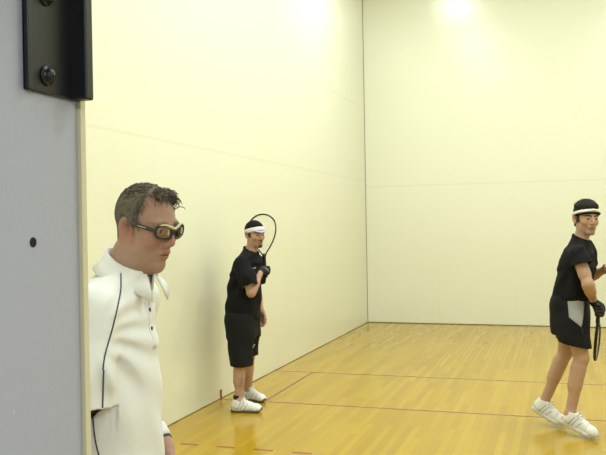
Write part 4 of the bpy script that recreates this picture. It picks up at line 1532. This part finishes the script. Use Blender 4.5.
    # hair
    def tf(P):
        x, y, z = P
        ay = np.abs(y)
        low = np.where(x < -0.055, -0.070, np.where(x < -0.025, -0.070 + (x + 0.055) / 0.030 * 0.080, 0.010))
        m1 = soft(z - low, 0.0, 0.012) * (1 - soft(x, 0.018, 0.030))
        m2 = soft(z, 0.062, 0.074)
        m = np.maximum(m1, m2)
        return -0.006 + m * (0.016 + 0.014 * soft(z, 0.06, 0.10) * (1 - 0.3 * soft(-x, 0.03, 0.09))) + m * 0.0015 * noise3(P, 130, 0.4)
    def tint(V):
        n = 0.5 + 0.5 * np.sin(300 * V[:, 1] + 160 * V[:, 2] + 4 * np.sin(60 * V[:, 0]))
        return blend(np.tile(np.array([0.010, 0.008, 0.0075]), (len(V), 1)), (0.028, 0.023, 0.021), n)
    hair = offset_shell('hair', J, tf, M['hair'], root, 0.004, tint)
    mb = MB()
    for i in range(140):
        a = RNG.uniform(0, 2 * math.pi); el = math.asin(RNG.uniform(0.1, 1.0))
        dv = np.array([math.cos(a) * math.cos(el), math.sin(a) * math.cos(el), math.sin(el)])
        pp = np.array([-0.014, 0, 0.036]) + dv * (np.array([0.094, 0.074, 0.084]) + 0.018)
        if pp[2] < 0.082: continue
        fl = norm(np.array([-0.2, 0.3 * np.sign(pp[1]), 0.1]) + RNG.normal(0, 0.5, 3))
        q1 = pp + (fl * 0.9 + dv * 0.15) * 0.012; q2 = q1 + (fl - dv * 0.7) * 0.010
        mb.tube(to_head(J, [pp - dv * 0.006, q1, q2]), [0.0022, 0.0018, 0.0006], 4)
    st = mb.build('strands', M['hair'], hair, True)
    set_tint(st.data, np.tile(np.array([0.016, 0.013, 0.012]), (len(st.data.vertices), 1)))
    # headband: pale terry above a black strip, a yellow mark at the front
    line = lambda x: 0.036 + 0.26 * x
    def tb1(P):
        x, y, z = P
        return -0.006 + 0.0255 * soft(0.0145 - np.abs(z - line(x) - 0.005), 0.0, 0.005)
    band = offset_shell('headband', J, tb1, M['band_white'], root, 0.0036)
    def tb2(P):
        x, y, z = P
        return -0.006 + 0.0225 * soft(0.0075 - np.abs(z - line(x) + 0.0150), 0.0, 0.004)
    offset_shell('strip', J, tb2, M['black_knit'], band, 0.0036)
    Rl = []
    for yy in np.linspace(-0.016, 0.016, 7):
        Rl.append((0.0975 - 3.0 * yy * yy, yy, 0.0635))
    MB().tube(to_head(J, Rl), 0.0060, 8, flat=(1.0, 0.6, tuple(hb[2]))).build('band_mark', M['yellow'], band, True)
    fa = norm(W - np.array([0.108, -0.250, 1.185]))
    gl, pt = build_glove(root, rh, 0.004, tuple(W - fa * 0.02))
    MB().tube([pt(0.030, 0.018, -0.020), pt(0.055, 0.0, -0.0205), pt(0.075, -0.012, -0.0185)], 0.006, 8, flat=(0.35, 1.0, tuple(p))).build('glove_patch', M['glove_patch'], gl, True)
    R3 = Matrix.Rotation(math.radians(-0.58), 3, 'Z')
    racket('racket', tuple(np.array(R3 @ Vector(W + f * 0.080 + p * 0.036 - t * 0.062)) + np.array([3.2461, 5.7068, 0])),
           np.array(R3 @ Vector(t)), np.array(R3 @ Vector((0.17, 0.80, 0.55))), 'black racket hanging down from the gloved hand of the player at the right edge')
    return root


player_right()
